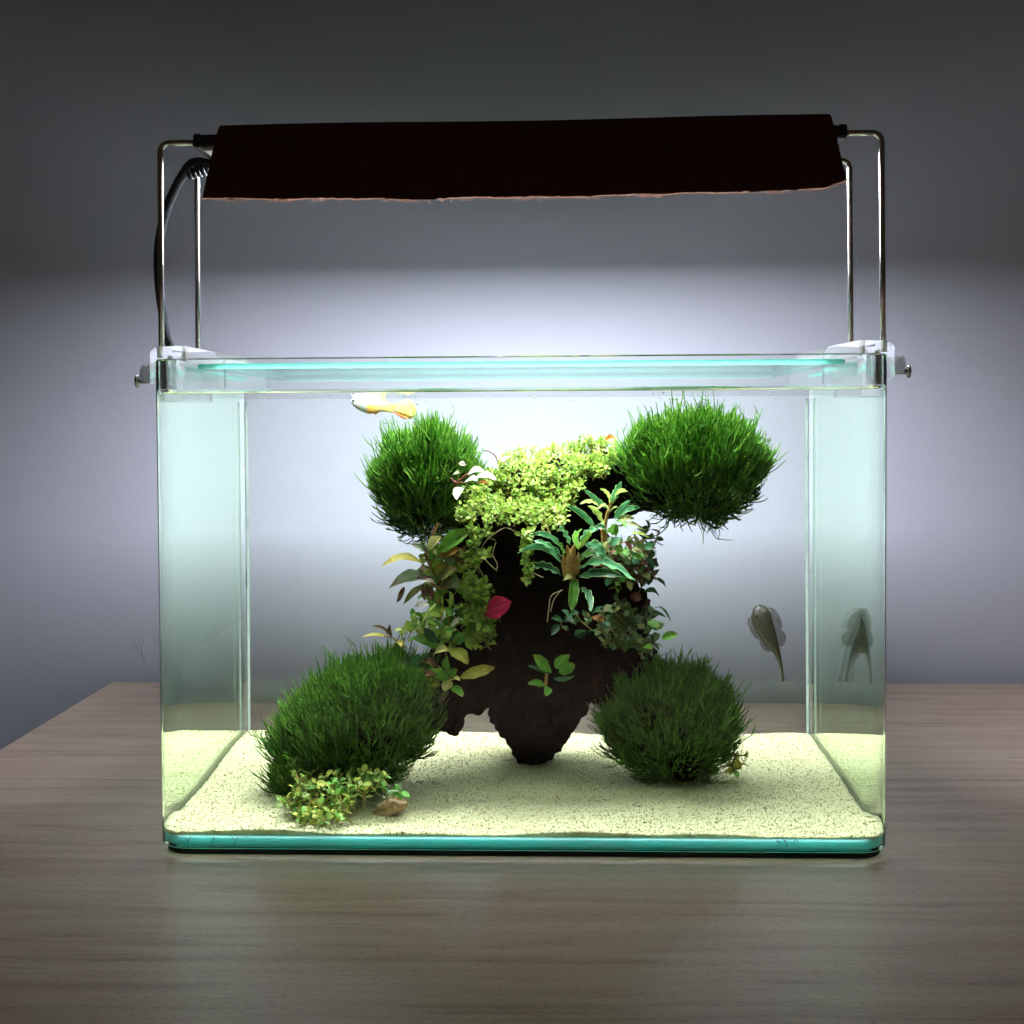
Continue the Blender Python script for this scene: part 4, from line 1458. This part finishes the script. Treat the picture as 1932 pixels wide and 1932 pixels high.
for nm, pts in FIN.items():
    P = [lp(a, b, .0010) for a, b in pts]
    cc = sum(P, Vector()) / len(P)
    loop = smooth_path(P + [P[0]], 4)[:-1]
    n_ = len(loop)
    V = [cc + Vector((0, -.0006, 0))] + loop + [cc + Vector((0, .0002, 0))] + [q + Vector((0, .0002, 0)) for q in loop]
    Fc = []
    for k in range(n_):
        k2 = (k + 1) % n_
        Fc += [(0, 1 + k2, 1 + k), (n_ + 1, n_ + 2 + k, n_ + 2 + k2), (1 + k, 1 + k2, n_ + 2 + k2, n_ + 2 + k)]
    fo = mesh_obj('fin', V, Fc, M['loach_fin'], loach, True, lc)
    rays = Bag()
    for k in range(0, n_, 3):
        e_ = loop[k]
        V, Fc = tube([cc.lerp(e_, .25), cc.lerp(e_, .6) + Vector((0, -.0005, 0)), e_], [.00020, .00016, .00008], 4, False)
        rays.add(V, Fc)
    tag(rays.build('fin_rays', M['loach_rim'], fo, True, lc), kind='stuff')
    V, Fc = tube(loop + [loop[0]], .00020, 4, False)
    mesh_obj('fin_rim', V, Fc, M['loach_rim'], fo, True, lc)
for (x, y) in ((235, 245), (335, 205)):
    bm = bmesh.new()
    bmesh.ops.create_uvsphere(bm, u_segments=8, v_segments=6, radius=.0006, matrix=Matrix.Translation(lp(x, y) - lc + Vector((0, -.0036, 0))))
    bm_obj('eye', bm, M['eye'], loach, True)

# ================================================================== aquarium light
lamp = empty('aquarium_light', (0, .06, .3583))
tag(lamp, 'slim lit lamp bar on wire legs clipped over the aquarium', 'lamp')
LO = (0, .06, .3583)
zb, zt = .3612, .3666
lx, ly0 = .1650, .0310


def child_box(name, args, mat, bevel=.0006, parent=None):
    o = bm_obj(name, box_bm(*args, bevel), mat, parent or lamp)
    o.location = (-LO[0], -LO[1], -LO[2])
    return o


yr0, yr1, zp = .0757, .1680, .3665            # deeper rear tray that holds the diffuser
child_box('housing', (-lx, lx, ly0, yr0 - .0002, zb - .0012, zt), M['lamp_body'], .0012)
child_box('under_plate', (-lx + .001, lx - .001, ly0 + .001, yr0 - .003, zb - .0032, zb - .0013), M['lamp_inner'], .0004)
child_box('rear_tray', (-lx, lx, yr0, yr1, .3690, .3735), M['lamp_body'], .0010)
child_box('side_rail', (-lx, lx, yr0, yr0 + .0022, .3600, .3689), M['lamp_body'], .0003)
child_box('side_rail', (-lx, lx, yr1 - .0022, yr1, .3608, .3689), M['lamp_body'], .0003)
for s in (-1, 1):
    child_box('end_cap', (*sorted((s * lx, s * (lx + .0045))), ly0 - .0004, yr0 - .0004, zb - .0016, zt + .0004), M['lamp_body'], .0012)
    child_box('tray_end', (*sorted((s * lx, s * (lx + .0030))), yr0, yr1, .3610, .3735), M['lamp_body'], .0008)
child_box('inner_tray', (-lx + .001, lx - .001, yr0 + .0024, yr1 - .0024, .3678, .3689), M['lamp_inner'], .0002)
for x0_, x1_ in ((-lx + .008, -.0005), (.0005, lx - .008)):            # two lit diffuser panels end to end
    V = [(x0_, .0790, zp), (x1_, .0790, zp), (x1_, .1645, zp), (x0_, .1645, zp)]
    V += [(a, b, zp + .0011) for a, b, c in V]
    mesh_obj('led_panel', V, [(3, 2, 1, 0), (4, 5, 6, 7), (0, 1, 5, 4), (1, 2, 6, 5), (2, 3, 7, 6), (3, 0, 4, 7)], M['led'], lamp, False, LO)
for s in (-1, 1):
    for y in (.0325, .0935):
        P = [(s * .1880, y, .2500), (s * .1876, y, .30), (s * .1872, y, .3575)]
        for k in range(1, 7):
            a = math.pi / 2 * k / 6
            P.append((s * (.1872 - .005 * (1 - math.cos(a))), y, .3575 + .005 * math.sin(a)))
        P.append((s * .1690, y, .3625))
        V, Fc = tube(P, .0016, 10)
        mesh_obj('wire_leg', V, Fc, M['steel'], lamp, True, LO)
    # clear acrylic bracket over the rim
    prof = [(.1880, .2360), (.1880, .2528), (.1850, .2556), (.1700, .2562), (.1540, .2528), (.1515, .2495), (.1660, .2490), (.1688, .2470), (.1688, .2270), (.1746, .2270), (.1746, .2486), (.1815, .2486), (.1815, .2360)]
    prof = [(x + .0042, z) for x, z in prof]
    ya, yb = .0260, .1000
    n_ = len(prof)
    ins = .0016
    def ring_at(y, sh):
        cx_, cz_ = .1762, .245
        return [(s * (cx_ + (x - cx_) * sh), y, cz_ + (z - cz_) * sh) for x, z in prof]
    V = ring_at(ya, .985) + ring_at(ya + ins, 1) + ring_at(yb - ins, 1) + ring_at(yb, .985)
    Fc = []
    for i in range(3):
        for k in range(n_):
            k2 = (k + 1) % n_
            Fc.append((i * n_ + k, i * n_ + k2, (i + 1) * n_ + k2, (i + 1) * n_ + k))
    Fc += [tuple(range(n_))[::-1], tuple(3 * n_ + k for k in range(n_))]
    br = mesh_obj('acrylic_bracket', V, Fc, M['acrylic'], lamp, False, LO)
    bmf = bmesh.new(); bmf.from_mesh(br.data); bmesh.ops.recalc_face_normals(bmf, faces=bmf.faces); bmf.to_mesh(br.data); bmf.free()
    kz = .2380 if s < 0 else .2400
    V, Fc = tube([(s * .1924, .033, kz), (s * .2002, .033, kz)], .0014, 10)
    mesh_obj('screw', V, Fc, M['steel'], br, True, None)
    V, Fc = tube([(s * .2002, .033, kz), (s * .2008, .033, kz), (s * .2017, .033, kz)], [.0022, .0036, .0034], 12)
    mesh_obj('screw_head', V, Fc, M['steel'], br, True, None)
    kx = .1937
    V, Fc = tube([(s * kx, .033, kz + .004), (s * (kx + .0006), .033, kz + .004), (s * (kx + .0042), .033, kz + .004), (s * (kx + .0048), .033, kz + .004)], [.0040, .0050, .0050, .0040], 14)
    mesh_obj('acrylic_knob', V, Fc, M['knob'], br, True, None)
    for ch_ in br.children:
        ch_.location = (-LO[0], -LO[1], -LO[2])
# power cable
P = [(-.1660, .062, .3570)] + [tuple(at(a, b, Y)) for a, b, Y in ((368, 306, .062), (345, 330, .065), (318, 385, .07), (301, 450, .076), (299, 520, .082), (307, 590, .09), (320, 650, .10))]
P += [(-.208, .16, .222), (-.226, .24, .160), (-.235, .29, .080), (-.252, .350, .005), (-.256, .372, -.0002), (-.257, .3775, -.06), (-.257, .378, -.4)]
V, Fc = tube(smooth_path(P, 8), .0026, 10)
mesh_obj('power_cable', V, Fc, M['cable'], lamp, True, LO)
bag = Bag()
a, b = Vector(P[0]), Vector(P[2])
for k in range(5):
    q = a.lerp(b, .25 + k * .13)
    V, Fc = tube([q, q + (b - a).normalized() * .0011], .0040, 10)
    bag.add(V, Fc)
bag.build('strain_relief', M['cable'], lamp, True, LO)

# ================================================================== cardboard visor
cardr = empty('cardboard_visor', (0, .03, .3675))
tag(cardr, 'dark brown cardboard sheet with a torn lower edge, folded over the lamp bar', 'cardboard')
nr = random.Random(5)
prof = [(y + .0105, z + .0030) for y, z in [(.060, .3655), (.040, .3660), (.0225, .3672), (.0178, .3676), (.0160, .3655), (.0120, .3580), (.0060, .3470), (.0000, .3355), (-.00370, .32735), (-.0040, .3268)]]
nxp = 160
th = .0014
V, Fc, fm = [], [], []
ln_ = len(prof)
lowz = []
for i in range(nxp + 1):
    u = i / nxp
    jag = .0003 * math.sin(40 * u) * math.sin(13 * u) + nr.gauss(0, .00012)
    bow = -.0012 - .0027 * 4 * u * (1 - u) * .8 + .0012 * (u - .5) + (.0035 * max(0, (u - .965) / .035))
    top_b = .0010 * (u - .5) + .0004 * math.sin(9 * u)
    lowz.append(bow + jag)
    for side in (0, 1):
        for k, (y, z) in enumerate(prof):
            fr = k / (ln_ - 1)
            w_ = .1568 + (.0037 * max(0, (k - 3) / (ln_ - 4)))
            dz = (bow + jag) if k >= ln_ - 2 else (bow * ((k - 3) / (ln_ - 4)) if k > 3 else 0) + (top_b if k <= 4 else 0)
            off = th if side else 0
            oy, oz = (0, -1) if k < 3 else ((.87, -.5))
            V.append(((2 * u - 1) * w_ + .0027, y + oy * off, z + dz + (oz * off if k >= 3 else -off * 0) + (.0019 if side and k == ln_ - 1 else .0011 if side and k == ln_ - 2 else 0)))
S = 2 * ln_
for i in range(nxp):
    for k in range(ln_ - 1):
        a = i * S + k
        Fc.append((a, a + 1, a + S + 1, a + S)); fm.append(1 if k == ln_ - 2 and math.sin(i * .21) + math.sin(i * .073 + 1) > -1.1 else 0)
        c2 = i * S + ln_ + k
        Fc.append((c2 + S, c2 + S + 1, c2 + 1, c2)); fm.append(0)
    a = i * S + ln_ - 1
    Fc.append((a, a + ln_, a + S + ln_, a + S)); fm.append(1)
    a = i * S
    Fc.append((a + ln_, a, a + S, a + S + ln_)); fm.append(0)
for i in (0, nxp):
    for k in range(ln_ - 1):
        a = i * S + k
        Fc.append((a, a + ln_, a + ln_ + 1, a + 1) if i == 0 else (a + 1, a + ln_ + 1, a + ln_, a)); fm.append(1)
mesh_obj('sheet', V, Fc, None, cardr, False, (0, .03, .3675), [M['card'], M['card_torn']], fm)
bag = Bag()
for i in range(240):
    u = nr.random()
    if nr.random() < .6: u = nr.choice((.05, .12, .17, .32, .52, .70, .89)) + nr.gauss(0, .012)
    if not 0 < u < 1: continue
    x = (2 * u - 1) * .1600 + .0027
    z = .3298 + lowz[min(nxp, int(u * nxp))]
    l = abs(nr.gauss(.0008, .0006))
    y0_ = .0069 + nr.uniform(0, .001)
    V, Fc = tube([(x, y0_, z + .0003), (x + nr.gauss(0, .0012), y0_, z - l * .6), (x + nr.gauss(0, .002), y0_ - .0003, z - l)], [.00022, .00018, .00006], 3, False)
    bag.add(V, Fc)
tag(bag.build('torn_fibres', M['card_torn'], cardr, True, (0, .03, .3675)), kind='stuff')
